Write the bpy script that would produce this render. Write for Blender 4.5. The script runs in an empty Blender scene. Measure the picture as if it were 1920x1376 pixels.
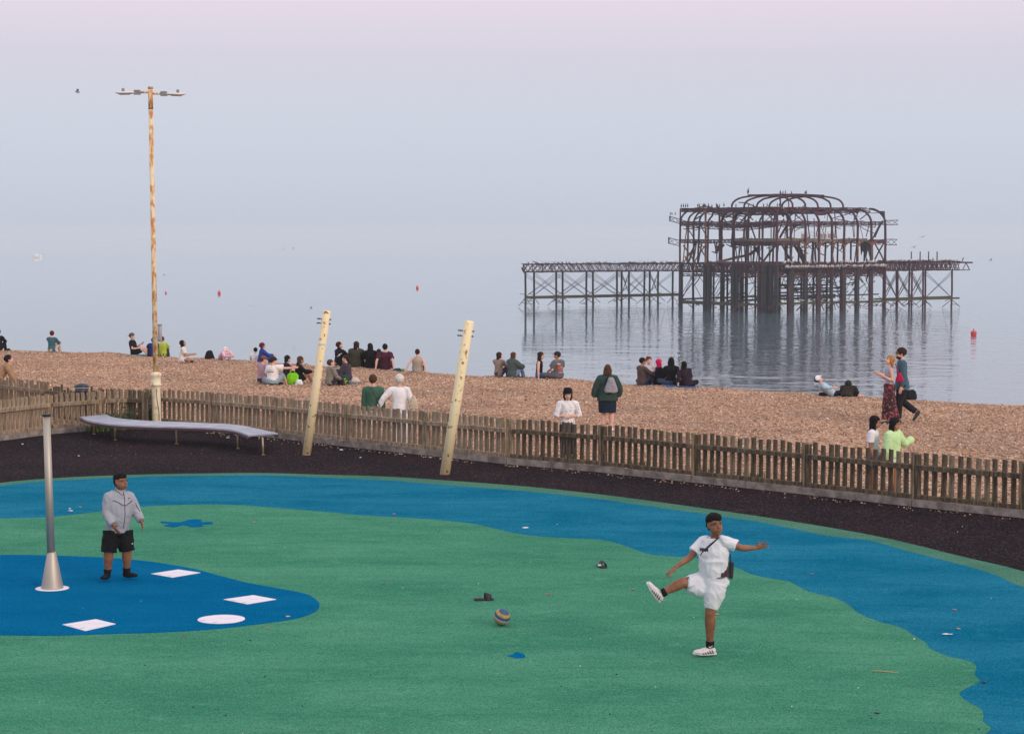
import bpy, math, random
import numpy as np
from mathutils import Vector, Matrix, noise
V = Vector
random.seed(7)
SC = bpy.context.scene
COL = SC.collection
R = math.radians

# ------------------------------------------------------------------ camera, sky, sun, exposure
FPX = 3800.0                       # focal length in pixels of the 1920 px wide photograph
HOR = 440.0
PITCH = math.atan((688 - HOR) / FPX)
CAM = V((0, 0, 5.0))
cd = bpy.data.cameras.new('camera')
cam = bpy.data.objects.new('camera', cd); COL.objects.link(cam)
cd.sensor_width = 36; cd.lens = 36 * FPX / 1920
cd.clip_start = 0.5; cd.clip_end = 30000
cam.location = CAM; cam.rotation_euler = (math.pi / 2 - PITCH, 0, 0)
SC.camera = cam

SUN_AZ, SUN_EL = R(138), R(22)     # clockwise from +Y (the sea); the sun is low behind the camera to the right
w = bpy.data.worlds.new('World'); SC.world = w; w.use_nodes = True
nt = w.node_tree; nt.nodes.clear()
def N(t, typ, **kw):
    n = t.nodes.new(typ)
    for k, v in kw.items():
        setattr(n, k, v)
    return n
wo = N(nt, 'ShaderNodeOutputWorld')
sky = N(nt, 'ShaderNodeTexSky', sky_type='NISHITA', sun_disc=False)
sky.sun_elevation = R(7); sky.sun_rotation = SUN_AZ; sky.dust_density = 3.0
bg1 = N(nt, 'ShaderNodeBackground'); bg1.inputs[1].default_value = 0.10
nt.links.new(sky.outputs[0], bg1.inputs[0])
tc = N(nt, 'ShaderNodeTexCoord'); sp = N(nt, 'ShaderNodeSeparateXYZ')
nt.links.new(tc.outputs['Generated'], sp.inputs[0])
ramp = N(nt, 'ShaderNodeValToRGB'); cr = ramp.color_ramp
nt.links.new(sp.outputs[2], ramp.inputs[0])
stops = [(0.0, (.555, .605, .728)), (.025, (.615, .665, .782)), (.055, (.652, .700, .806)), (.085, (.705, .685, .800)), (.118, (.850, .750, .850)),
         (.20, (1.0, .88, .95)), (.45, (1.10, 1.06, 1.12)), (1.0, (1.0, 1.05, 1.18))]
cr.elements[0].position = 0; cr.elements[0].color = (*stops[0][1], 1)
cr.elements[1].position = 1; cr.elements[1].color = (*stops[-1][1], 1)
for p_, c_ in stops[1:-1]:
    e = cr.elements.new(p_); e.color = (*c_, 1)
bg2 = N(nt, 'ShaderNodeBackground'); bg2.inputs[1].default_value = 1.0
nt.links.new(ramp.outputs[0], bg2.inputs[0])
mxw = N(nt, 'ShaderNodeMixShader'); mxw.inputs[0].default_value = 0.93
nt.links.new(bg1.outputs[0], mxw.inputs[1]); nt.links.new(bg2.outputs[0], mxw.inputs[2])
nt.links.new(mxw.outputs[0], wo.inputs[0])

sl = bpy.data.lights.new('sun', 'SUN'); sl.energy = 1.5; sl.angle = R(24); sl.color = (1.0, .80, .62)
sun = bpy.data.objects.new('sun', sl); COL.objects.link(sun)
sdir = V((math.sin(SUN_AZ) * math.cos(SUN_EL), math.cos(SUN_AZ) * math.cos(SUN_EL), math.sin(SUN_EL)))
sun.rotation_euler = sdir.to_track_quat('Z', 'Y').to_euler()
sun.location = (60, -60, 60)
SC.view_settings.view_transform = 'Standard'; SC.view_settings.look = 'None'
SC.view_settings.gamma = 1; SC.view_settings.use_curve_mapping = False
SC.view_settings.exposure = 0.0
SC.render.engine = 'CYCLES'
SC.cycles.use_denoising = True
SC.cycles.max_bounces = 6; SC.cycles.volume_bounces = 2
SC.cycles.use_adaptive_sampling = True; SC.cycles.adaptive_threshold = 0.01

# ------------------------------------------------------------------ pixel -> place
_f = V((0, math.cos(PITCH), -math.sin(PITCH))); _u = V((0, math.sin(PITCH), math.cos(PITCH)))
def ray(px, py): return _f + V((1, 0, 0)) * ((px - 960) / FPX) + _u * ((688 - py) / FPX)
def P(px, py, Y): d = ray(px, py); return CAM + d * (Y / d.y)
def G(px, py, z=0.0): d = ray(px, py); return CAM + d * ((z - 5.0) / d.z)

# ------------------------------------------------------------------ materials
MATS = {}
def mat(name, col, rough=.7, metal=0, noise_=None, bump=None, spec=.5, col2=None, scale=None, vor=None, isl=None, stretch=None, detail=4, ramp_=(.35, .65)):
    """noise_: mixes col with col2 by noise of that scale; bump=(scale, strength, distance)"""
    if name in MATS: return MATS[name]
    m = bpy.data.materials.new(name); m.use_nodes = True; MATS[name] = m
    t = m.node_tree; b = t.nodes['Principled BSDF']
    b.inputs['Base Color'].default_value = (*col, 1); b.inputs['Roughness'].default_value = rough
    b.inputs['Metallic'].default_value = metal; b.inputs['Specular IOR Level'].default_value = spec
    co = N(t, 'ShaderNodeTexCoord'); vec = co.outputs['Object']
    if stretch:
        mp = N(t, 'ShaderNodeMapping'); mp.inputs['Scale'].default_value = stretch
        t.links.new(vec, mp.inputs[0]); vec = mp.outputs[0]
    if noise_ or vor or isl:
        if isl:
            g = N(t, 'ShaderNodeNewGeometry'); fac = g.outputs['Random Per Island']
        elif vor:
            vn = N(t, 'ShaderNodeTexVoronoi'); vn.inputs['Scale'].default_value = vor
            t.links.new(vec, vn.inputs['Vector'])
            s = N(t, 'ShaderNodeSeparateXYZ'); t.links.new(vn.outputs['Color'], s.inputs[0]); fac = s.outputs[0]
        else:
            nn = N(t, 'ShaderNodeTexNoise'); nn.inputs['Scale'].default_value = noise_; nn.inputs['Detail'].default_value = detail
            t.links.new(vec, nn.inputs['Vector']); fac = nn.outputs[0]
        r = N(t, 'ShaderNodeValToRGB'); e = r.color_ramp
        cols = [col] + (col2 if isinstance(col2, list) else [col2])
        e.elements[0].position = ramp_[0]; e.elements[0].color = (*cols[0], 1)
        e.elements[1].position = ramp_[1]; e.elements[1].color = (*cols[-1], 1)
        for i, c in enumerate(cols[1:-1]):
            x = e.elements.new(ramp_[0] + (ramp_[1] - ramp_[0]) * (i + 1) / (len(cols) - 1)); x.color = (*c, 1)
        t.links.new(fac, r.inputs[0]); t.links.new(r.outputs[0], b.inputs['Base Color'])
    if bump:
        bn = N(t, 'ShaderNodeTexNoise'); bn.inputs['Scale'].default_value = bump[0]; bn.inputs['Detail'].default_value = 5
        t.links.new(vec, bn.inputs['Vector'])
        bp = N(t, 'ShaderNodeBump'); bp.inputs['Strength'].default_value = bump[1]; bp.inputs['Distance'].default_value = bump[2]
        t.links.new(bn.outputs[0], bp.inputs['Height']); t.links.new(bp.outputs[0], b.inputs['Normal'])
    return m

def ground_mat(name, base, light, dark, gran):
    """poured rubber: granules, long smears of wear, dirty patches"""
    m = bpy.data.materials.new(name); m.use_nodes = True; MATS[name] = m
    t = m.node_tree; b = t.nodes['Principled BSDF']; b.inputs['Roughness'].default_value = .9; b.inputs['Specular IOR Level'].default_value = 0
    co = N(t, 'ShaderNodeTexCoord')
    def nz(scale, detail, st=None, rough=.5, typ='ShaderNodeTexNoise'):
        v = co.outputs['Object']
        if st:
            mp = N(t, 'ShaderNodeMapping'); mp.inputs['Scale'].default_value = st; mp.inputs['Rotation'].default_value = (0, 0, .15)
            t.links.new(v, mp.inputs[0]); v = mp.outputs[0]
        n = N(t, 'ShaderNodeTexNoise'); n.inputs['Scale'].default_value = scale; n.inputs['Detail'].default_value = detail; n.inputs['Roughness'].default_value = rough
        t.links.new(v, n.inputs['Vector']); return n.outputs[0]
    def rampn(f, a, bb, ca, cb):
        r = N(t, 'ShaderNodeValToRGB'); r.color_ramp.elements[0].position = a; r.color_ramp.elements[1].position = bb
        r.color_ramp.elements[0].color = (*ca, 1); r.color_ramp.elements[1].color = (*cb, 1); t.links.new(f, r.inputs[0]); return r.outputs[0]
    def mix(f, a, bb, mode='MIX'):
        x = N(t, 'ShaderNodeMix', data_type='RGBA', blend_type=mode)
        if isinstance(f, float): x.inputs[0].default_value = f
        else: t.links.new(f, x.inputs[0])
        for i, q in ((6, a), (7, bb)):
            if isinstance(q, tuple): x.inputs[i].default_value = (*q, 1)
            else: t.links.new(q, x.inputs[i])
        return x.outputs[2]
    big = nz(.35, 5, (1, 2.2, 1), .6)
    c = mix(rampn(big, .35, .68, (0, 0, 0), (1, 1, 1)), dark, light)
    c = mix(.45, c, base)
    sm = nz(2.6, 8, (.8, 1.4, 1), .7)
    c = mix(rampn(sm, .52, .72, (0, 0, 0), (.75, .75, .75)), c, light)
    sm2 = nz(.8, 9, (1, 1.5, 1), .72)
    c = mix(rampn(sm2, .58, .75, (0, 0, 0), (.85, .85, .85)), c, dark)
    gr = nz(gran, 3, None, .7)
    c = mix(.8, c, rampn(gr, .38, .62, (.36, .36, .36), (.98, .98, .98)), 'OVERLAY')
    # scuffed arcs left by feet and wheels
    wv = N(t, 'ShaderNodeTexWave', wave_type='RINGS', rings_direction='Z'); wv.inputs['Scale'].default_value = .55; wv.inputs['Distortion'].default_value = 6; wv.inputs['Detail'].default_value = 3; wv.inputs['Detail Scale'].default_value = .35
    t.links.new(co.outputs['Object'], wv.inputs['Vector'])
    wm = N(t, 'ShaderNodeMath', operation='MULTIPLY'); t.links.new(rampn(wv.outputs[1], .93, 1.0, (0, 0, 0), (1, 1, 1)), wm.inputs[0]); t.links.new(rampn(nz(.6, 3), .5, .62, (0, 0, 0), (.28, .28, .28)), wm.inputs[1])
    c = mix(wm.outputs[0], c, dark)
    sp_ = nz(gran * .35, 2, None, .5)
    c = mix(rampn(sp_, .70, .74, (0, 0, 0), (.7, .7, .7)), c, tuple(x * .35 for x in base))
    t.links.new(c, b.inputs['Base Color'])
    bp = N(t, 'ShaderNodeBump'); bp.inputs['Strength'].default_value = .9; bp.inputs['Distance'].default_value = .02
    t.links.new(gr, bp.inputs['Height'])
    bp2 = N(t, 'ShaderNodeBump'); bp2.inputs['Strength'].default_value = .5; bp2.inputs['Distance'].default_value = .05
    t.links.new(sm, bp2.inputs['Height']); t.links.new(bp.outputs[0], bp2.inputs['Normal'])
    t.links.new(bp2.outputs[0], b.inputs['Normal'])
    return m

M_GREEN = ground_mat('green rubber', (.050, .190, .114), (.082, .245, .155), (.030, .148, .094), 55)
M_EDGE = ground_mat('pale green rubber', (.058, .155, .105), (.085, .19, .135), (.04, .125, .085), 55)
M_BLUE = ground_mat('blue rubber', (.007, .126, .215), (.022, .165, .245), (.001, .090, .165), 55)
M_POOL = ground_mat('deep blue rubber', (.000, .100, .225), (.004, .118, .245), (.000, .078, .190), 55)

def dark_rubber():
    m = bpy.data.materials.new('dark rubber crumb'); m.use_nodes = True
    t = m.node_tree; b = t.nodes['Principled BSDF']; b.inputs['Roughness'].default_value = .95; b.inputs['Specular IOR Level'].default_value = .05
    co = N(t, 'ShaderNodeTexCoord')
    vo = N(t, 'ShaderNodeTexVoronoi'); vo.inputs['Scale'].default_value = 42; t.links.new(co.outputs['Object'], vo.inputs['Vector'])
    s = N(t, 'ShaderNodeSeparateXYZ'); t.links.new(vo.outputs['Color'], s.inputs[0])
    r = N(t, 'ShaderNodeValToRGB'); e = r.color_ramp
    e.elements[0].position = 0; e.elements[0].color = (.007, .004, .006, 1)
    e.elements[1].position = 1; e.elements[1].color = (.13, .095, .10, 1)
    for p_, c_ in ((.45, (.015, .009, .013)), (.8, (.027, .017, .022)), (.93, (.055, .038, .046))):
        x = e.elements.new(p_); x.color = (*c_, 1)
    t.links.new(s.outputs[0], r.inputs[0])
    n = N(t, 'ShaderNodeTexNoise'); n.inputs['Scale'].default_value = .5; n.inputs['Detail'].default_value = 6
    t.links.new(co.outputs['Object'], n.inputs['Vector'])
    r2 = N(t, 'ShaderNodeValToRGB'); r2.color_ramp.elements[0].position = .4; r2.color_ramp.elements[1].position = .65
    r2.color_ramp.elements[0].color = (.75, .78, .8, 1); r2.color_ramp.elements[1].color = (1.15, 1.05, 1.0, 1)
    t.links.new(n.outputs[0], r2.inputs[0])
    x = N(t, 'ShaderNodeMix', data_type='RGBA', blend_type='MULTIPLY'); x.inputs[0].default_value = 1
    t.links.new(r.outputs[0], x.inputs[6]); t.links.new(r2.outputs[0], x.inputs[7]); t.links.new(x.outputs[2], b.inputs['Base Color'])
    bp = N(t, 'ShaderNodeBump'); bp.inputs['Strength'].default_value = .8; bp.inputs['Distance'].default_value = .02
    t.links.new(vo.outputs['Distance'], bp.inputs['Height']); t.links.new(bp.outputs[0], b.inputs['Normal'])
    return m

PEB = [(.10, .042, .022), (.36, .18, .10), (.53, .32, .20), (.23, .115, .07), (.44, .23, .125), (.21, .14, .115), (.64, .44, .30), (.40, .21, .13), (.85, .66, .50)]
def shingle():
    m = bpy.data.materials.new('shingle'); m.use_nodes = True
    t = m.node_tree; b = t.nodes['Principled BSDF']; b.inputs['Roughness'].default_value = .75; b.inputs['Specular IOR Level'].default_value = .3
    co = N(t, 'ShaderNodeTexCoord')
    vo = N(t, 'ShaderNodeTexVoronoi'); vo.inputs['Scale'].default_value = 17; t.links.new(co.outputs['Object'], vo.inputs['Vector'])
    s = N(t, 'ShaderNodeSeparateXYZ'); t.links.new(vo.outputs['Color'], s.inputs[0])
    r = N(t, 'ShaderNodeValToRGB'); e = r.color_ramp
    e.elements[0].position = 0; e.elements[0].color = (*PEB[0], 1); e.elements[1].position = 1; e.elements[1].color = (*PEB[-1], 1)
    for i, c in enumerate(PEB[1:-1]):
        x = e.elements.new((i + 1) / (len(PEB) - 1) * .97); x.color = (*c, 1)
    t.links.new(s.outputs[0], r.inputs[0])
    n = N(t, 'ShaderNodeTexNoise'); n.inputs['Scale'].default_value = .3; n.inputs['Detail'].default_value = 8
    t.links.new(co.outputs['Object'], n.inputs['Vector'])
    r2 = N(t, 'ShaderNodeValToRGB'); r2.color_ramp.elements[0].position = .35; r2.color_ramp.elements[1].position = .68
    r2.color_ramp.elements[0].color = (.70, .69, .70, 1); r2.color_ramp.elements[1].color = (1.16, 1.12, 1.06, 1)
    t.links.new(n.outputs[0], r2.inputs[0])
    x = N(t, 'ShaderNodeMix', data_type='RGBA', blend_type='MULTIPLY'); x.inputs[0].default_value = 1
    t.links.new(r.outputs[0], x.inputs[6]); t.links.new(r2.outputs[0], x.inputs[7]); t.links.new(x.outputs[2], b.inputs['Base Color'])
    bp = N(t, 'ShaderNodeBump', invert=True); bp.inputs['Strength'].default_value = .7; bp.inputs['Distance'].default_value = .04
    t.links.new(vo.outputs['Distance'], bp.inputs['Height']); t.links.new(bp.outputs[0], b.inputs['Normal'])
    return m

def sea_mat():
    m = bpy.data.materials.new('calm sea'); m.use_nodes = True
    t = m.node_tree; b = t.nodes['Principled BSDF']
    b.inputs['Base Color'].default_value = (.10, .15, .185, 1); b.inputs['Roughness'].default_value = .02; b.inputs['IOR'].default_value = 1.33
    co = N(t, 'ShaderNodeTexCoord')
    def nz(scale, st, detail=3):
        mp = N(t, 'ShaderNodeMapping'); mp.inputs['Scale'].default_value = st
        t.links.new(co.outputs['Object'], mp.inputs[0])
        n = N(t, 'ShaderNodeTexNoise'); n.inputs['Scale'].default_value = scale; n.inputs['Detail'].default_value = detail
        t.links.new(mp.outputs[0], n.inputs['Vector']); return n.outputs[0]
    a = nz(.30, (.8, .9, 1), 5); c = nz(.07, (.6, 1, 1), 2)
    big = nz(.012, (1, .8, 1), 3)
    r = N(t, 'ShaderNodeMapRange'); r.inputs[1].default_value = .42; r.inputs[2].default_value = .62; r.inputs[3].default_value = .35; r.inputs[4].default_value = 1.0
    t.links.new(big, r.inputs[0])
    s_ = N(t, 'ShaderNodeSeparateXYZ'); t.links.new(co.outputs['Object'], s_.inputs[0])
    rx = N(t, 'ShaderNodeMapRange'); rx.inputs[1].default_value = -5; rx.inputs[2].default_value = 45; rx.inputs[3].default_value = .04; rx.inputs[4].default_value = 1.0
    t.links.new(s_.outputs[0], rx.inputs[0])
    def mul(a_, b_):
        m_ = N(t, 'ShaderNodeMath', operation='MULTIPLY'); t.links.new(a_, m_.inputs[0]); t.links.new(b_, m_.inputs[1]); return m_
    def rng_(src, a0, a1, v0, v1):
        m_ = N(t, 'ShaderNodeMapRange'); m_.inputs[1].default_value = a0; m_.inputs[2].default_value = a1; m_.inputs[3].default_value = v0; m_.inputs[4].default_value = v1
        t.links.new(src, m_.inputs[0]); return m_.outputs[0]
    mu = mul(mul(mul(r.outputs[0], rx.outputs[0]).outputs[0], rng_(s_.outputs[0], 60, 85, 1.0, .08)).outputs[0], rng_(s_.outputs[1], 370, 520, 1.0, .0))
    ad = N(t, 'ShaderNodeMath', operation='ADD'); t.links.new(a, ad.inputs[0])
    m2 = N(t, 'ShaderNodeMath', operation='MULTIPLY'); t.links.new(c, m2.inputs[0]); m2.inputs[1].default_value = .8
    t.links.new(m2.outputs[0], ad.inputs[1])
    bp = N(t, 'ShaderNodeBump'); bp.inputs['Distance'].default_value = .46
    t.links.new(mu.outputs[0], bp.inputs['Strength']); t.links.new(ad.outputs[0], bp.inputs['Height']); t.links.new(bp.outputs[0], b.inputs['Normal'])
    return m

M_POSTPAINT = mat('peeling cream paint', (.50, .22, .07), .65, noise_=11, col2=[(.64, .36, .14), (.74, .62, .42)], bump=(25, .4, .01), stretch=(1, 1, .42), ramp_=(.40, .53), detail=8)
M_POLE = mat('cream pole paint', (.20, .11, .05), .55, noise_=10, col2=[(.80, .62, .34), (.90, .74, .46)], bump=(20, .3, .01), ramp_=(.33, .415), detail=10)
M_COLLAR = mat('collar paint', (.34, .24, .13), .6, noise_=6, col2=[(.66, .55, .36), (.76, .68, .50)], bump=(20, .3, .01), ramp_=(.30, .5), detail=8)
M_STEEL = mat('brushed steel', (.46, .41, .36), .55, .75, bump=(60, .08, .002), stretch=(1, 1, .05))
M_STEELD = mat('dull steel leg', (.42, .32, .22), .5, .6)
M_SLAT = mat('bench slat steel', (.60, .62, .72), .42, .55, noise_=3, col2=(.48, .50, .60))
M_SLATEND = mat('bench side plate', (.075, .035, .055), .6)
M_WOODL = mat('weathered fence light', (.15, .105, .068), .85, noise_=7, col2=[(.26, .19, .13), (.37, .29, .21)], bump=(40, .5, .01), stretch=(3, 3, .5), detail=7)
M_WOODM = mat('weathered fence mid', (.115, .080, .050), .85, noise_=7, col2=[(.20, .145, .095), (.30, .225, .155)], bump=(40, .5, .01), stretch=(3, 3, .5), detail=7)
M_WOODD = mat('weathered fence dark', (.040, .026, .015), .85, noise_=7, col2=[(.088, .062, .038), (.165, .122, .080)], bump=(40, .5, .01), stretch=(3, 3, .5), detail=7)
M_WOODP = mat('fence post timber', (.18, .11, .055), .85, noise_=6, col2=[(.29, .20, .11), (.38, .28, .18)], bump=(40, .5, .01), stretch=(3, 3, .5), detail=7)
M_KERB = mat('kerb sleeper', (.14, .115, .105), .9, noise_=5, col2=[(.22, .185, .17), (.31, .27, .25)], bump=(30, .4, .01), detail=8)
M_BLACK = mat('black plastic', (.012, .014, .02), .45)
M_NAVY = mat('bin paint', (.014, .02, .045), .35)
M_WHITEPLATE = mat('white marker', (.40, .37, .42), .6, noise_=6, col2=[(.68, .62, .68), (.74, .68, .74)], detail=9, ramp_=(.30, .50))
M_RED = mat('red buoy', (.62, .035, .03), .45)
M_RUST = mat('rusted iron', (.026, .006, .017), .85, noise_=.8, col2=[(.052, .013, .028), (.10, .030, .040)], bump=(3, .4, .05), detail=6)
M_RUSTO = mat('orange rusted iron', (.09, .032, .026), .85, noise_=.9, col2=[(.17, .065, .036), (.27, .125, .06)], detail=6)
M_WET = mat('wet dark pile', (.003, .004, .010), .6, noise_=.6, col2=[(.007, .007, .015), (.018, .008, .016)], bump=(2, .5, .08), detail=6)
M_WEED = mat('weedy beam', (.035, .032, .018), .8, noise_=1.2, col2=(.085, .075, .035))
M_DECKW = mat('rotten deck boards', (.07, .055, .045), .9, noise_=1.2, col2=[(.12, .10, .075), (.19, .165, .12)], detail=7, stretch=(1, 3, 1))
M_GULL = mat('gull white', (.85, .80, .76), .7)
M_GULLG = mat('gull grey', (.30, .31, .34), .7)
M_BIRD = mat('cormorant black', (.012, .012, .015), .6)

# ------------------------------------------------------------------ mesh helpers
class MB:
    def __init__(s): s.v = []; s.f = []
    def add(s, vs, fs):
        o = len(s.v); s.v += [tuple(x) for x in vs]; s.f += [tuple(i + o for i in f) for f in fs]; return s
    def box(s, c, size, rot=None):
        c = V(c); a, b, d = [x / 2 for x in size]
        vs = [V((x, y, z)) for x in (-a, a) for y in (-b, b) for z in (-d, d)]
        if rot is not None: vs = [rot @ v for v in vs]
        return s.add([c + v for v in vs], [(0, 1, 3, 2), (4, 6, 7, 5), (0, 4, 5, 1), (2, 3, 7, 6), (0, 2, 6, 4), (1, 5, 7, 3)])
    def bar(s, p, q, w_, h=None):
        p = V(p); q = V(q); d = q - p
        if d.length < 1e-6: return s
        h = h or w_; up = V((0, 0, 1)) if abs(d.normalized().z) < .95 else V((0, 1, 0))
        x = d.cross(up).normalized(); z = x.cross(d).normalized()
        vs = [e + x * a * w_ / 2 + z * b * h / 2 for e in (p, q) for a, b in ((-1, -1), (1, -1), (1, 1), (-1, 1))]
        return s.add(vs, [(3, 2, 1, 0), (4, 5, 6, 7), (0, 1, 5, 4), (1, 2, 6, 5), (2, 3, 7, 6), (3, 0, 4, 7)])
    def tube(s, pts, rad, n=8, ref=None, caps=True, flat=1.0):
        """rad: number or list of r or (rx, ry); rx goes along ref"""
        pts = [V(p) for p in pts]; L = len(pts)
        if not isinstance(rad, (list, tuple)): rad = [rad] * L
        vs = []; prev = None
        for i, p in enumerate(pts):
            d = (pts[min(i + 1, L - 1)] - pts[max(i - 1, 0)])
            d = d.normalized() if d.length > 1e-9 else V((0, 0, 1))
            if ref is not None: r_ = V(ref[i]) if isinstance(ref, list) else V(ref)
            elif prev is not None: r_ = prev
            else: r_ = V((1, 0, 0)) if abs(d.x) < .9 else V((0, 1, 0))
            a = (r_ - d * r_.dot(d)).normalized(); prev = a; b = d.cross(a)
            rx, ry = rad[i] if isinstance(rad[i], (tuple, list)) else (rad[i], rad[i] * flat)
            for k in range(n):
                t = 2 * math.pi * k / n
                vs.append(p + a * math.cos(t) * rx + b * math.sin(t) * ry)
        fs = [(i * n + k, i * n + (k + 1) % n, (i + 1) * n + (k + 1) % n, (i + 1) * n + k) for i in range(L - 1) for k in range(n)]
        if caps: fs += [tuple(range(n))[::-1], tuple((L - 1) * n + k for k in range(n))]
        return s.add(vs, fs)
    def ell(s, c, r, ax=None, n=12, m=8):
        c = V(c); ax = ax or (V((1, 0, 0)), V((0, 1, 0)), V((0, 0, 1)))
        r = (r, r, r) if not isinstance(r, (tuple, list)) else r
        vs = []
        for j in range(1, m):
            ph = math.pi * j / m
            for k in range(n):
                t = 2 * math.pi * k / n
                vs.append(c + ax[0] * r[0] * math.sin(ph) * math.cos(t) + ax[1] * r[1] * math.sin(ph) * math.sin(t) + ax[2] * r[2] * math.cos(ph))
        top = len(vs); vs += [c + ax[2] * r[2], c - ax[2] * r[2]]
        fs = [(j * n + k, (j + 1) * n + k, (j + 1) * n + (k + 1) % n, j * n + (k + 1) % n) for j in range(m - 2) for k in range(n)]
        fs += [(top, k, (k + 1) % n) for k in range(n)] + [(top + 1, (m - 2) * n + (k + 1) % n, (m - 2) * n + k) for k in range(n)]
        return s.add(vs, fs)
    def lathe(s, c, prof, n=16, ax=None):
        c = V(c); ax = (ax or V((0, 0, 1))).normalized()
        a = ax.cross(V((0, 1, 0))).normalized() if abs(ax.y) < .9 else ax.cross(V((1, 0, 0))).normalized(); b = ax.cross(a)
        vs = [c + ax * z + (a * math.cos(2 * math.pi * k / n) + b * math.sin(2 * math.pi * k / n)) * r for r, z in prof for k in range(n)]
        L = len(prof)
        fs = [(i * n + k, i * n + (k + 1) % n, (i + 1) * n + (k + 1) % n, (i + 1) * n + k) for i in range(L - 1) for k in range(n)]
        fs += [tuple(range(n))[::-1], tuple((L - 1) * n + k for k in range(n))]
        return s.add(vs, fs)
    def sheet(s, pts, th):
        """polygon (xyz list) with thickness th downwards"""
        n = len(pts)
        vs = [V(p) for p in pts] + [V(p) - V((0, 0, th)) for p in pts]
        return s.add(vs, [tuple(range(n)), tuple(range(2 * n - 1, n - 1, -1))] + [(i, i + n, (i + 1) % n + n, (i + 1) % n) for i in range(n)])
    def mesh(s, name, m, smooth=False):
        me = bpy.data.meshes.new(name); me.from_pydata(s.v, [], s.f); me.update()
        for x in (m if isinstance(m, list) else [m]): me.materials.append(x)
        if smooth: me.polygons.foreach_set('use_smooth', [True] * len(me.polygons))
        return me
    def obj(s, name, m, parent=None, smooth=False, loc=None):
        return link(name, s.mesh(name, m, smooth), parent, loc)

def link(name, data, parent=None, loc=None):
    o = bpy.data.objects.new(name, data); COL.objects.link(o)
    if parent is not None:
        o.parent = parent
        o.location = -V(parent['_base']) if loc is None and '_base' in parent else (loc or (0, 0, 0))
    elif loc is not None: o.location = loc
    return o
def thing(name, label, cat, base, group=None):
    """Empty at the thing's base; parts are modelled in world coordinates and offset back by the base"""
    o = bpy.data.objects.new(name, None); COL.objects.link(o); o.location = base; o['_base'] = tuple(base)
    o['label'] = label; o['category'] = cat; o.empty_display_size = .2
    if group: o['group'] = group
    THINGS.append(o); return o
THINGS = []
def tag(o, label, cat, group=None):
    o['label'] = label; o['category'] = cat
    if group: o['group'] = group
    return o
def recentre(o, base):
    """top-level mesh modelled in world coordinates: put its origin at base"""
    b = V(base); o.data.transform(Matrix.Translation(-b)); o.location = b; return o
def struct(o): o['kind'] = 'structure'; return o
def copy_tree(o, parent=None):
    c = o.copy(); COL.objects.link(c); c.parent = parent
    for ch in o.children: copy_tree(ch, c)
    return c

def smooth_line(pts, k=4, closed=False):
    """Catmull-Rom"""
    n = len(pts); out = []
    pts = [V(p) for p in pts]
    for i in range(n if closed else n - 1):
        g = (lambda j: pts[j % n]) if closed else (lambda j: pts[max(0, min(n - 1, j))])
        a, b, c, d = g(i - 1), g(i), g(i + 1), g(i + 2)
        for s in range(k):
            t = s / k
            out.append(.5 * ((2 * b) + (c - a) * t + (2 * a - 5 * b + 4 * c - d) * t * t + (3 * b - a - 3 * c + d) * t ** 3))
    if not closed: out.append(pts[-1])
    return out

# ------------------------------------------------------------------ ground, beach, sea
crest_px = [(-400, 640), (0, 657), (150, 661), (300, 667), (450, 677), (560, 684), (700, 692), (800, 699), (930, 707), (1050, 711), (1200, 722), (1300, 727), (1450, 734), (1600, 743), (1760, 752), (1920, 760), (2400, 778)]
crest = sorted((G(a, b, 0).x, G(a, b, 0).y) for a, b in crest_px)
CX = np.array([c[0] for c in crest]); CY = np.array([c[1] for c in crest])
def crest_y(x): return float(np.interp(x, CX, CY, left=CY[0] + (CX[0] - x) * .35 if x < CX[0] else None, right=CY[-1]))
fence_px = [(290, 799), (400, 808), (522, 820), (653, 836), (800, 852), (957, 869), (1130, 884), (1305, 903), (1512, 925), (1717, 948), (1920, 969), (2160, 1000)]
FENCE = [G(a, b, 0) for a, b in fence_px]
def fence_y(x): return float(np.interp(x, [p.x for p in FENCE], [p.y for p in FENCE]))
def beach_z(x, y):
    d = y - crest_y(x)
    ramp_in = max(0, min(1, (y - fence_y(x) - 1.0) / 4))
    z = -.03 + ramp_in * (.06 * noise.noise(V((x * .25, y * .25, 0))) + .045 * noise.noise(V((x * .9, y * .9, 3))))
    if d > 0: z -= (.11 * d * d / (d + 2.0)) + max(0, d - 25) * .05
    elif d > -2.5: z += .05 * ramp_in * (1 - abs(d + 1.2) / 1.3) if abs(d + 1.2) < 1.3 else 0
    return max(z, -9.0)
xs = np.concatenate([np.linspace(-500, -45, 12), np.linspace(-40, 40, 161), np.linspace(45, 500, 12)])
ys = np.concatenate([np.linspace(-60, 28, 8), np.linspace(30, 100, 176), np.linspace(102, 190, 40)])
mb = MB(); nx, ny = len(xs), len(ys)
mb.v = [(float(x), float(y), beach_z(float(x), float(y)) if y > 29 else -.03) for y in ys for x in xs]
mb.f = [(j * nx + i, j * nx + i + 1, (j + 1) * nx + i + 1, (j + 1) * nx + i) for j in range(ny - 1) for i in range(nx - 1)]
M_SH = shingle()
struct(mb.obj('shingle_beach', M_SH, smooth=True))

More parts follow.
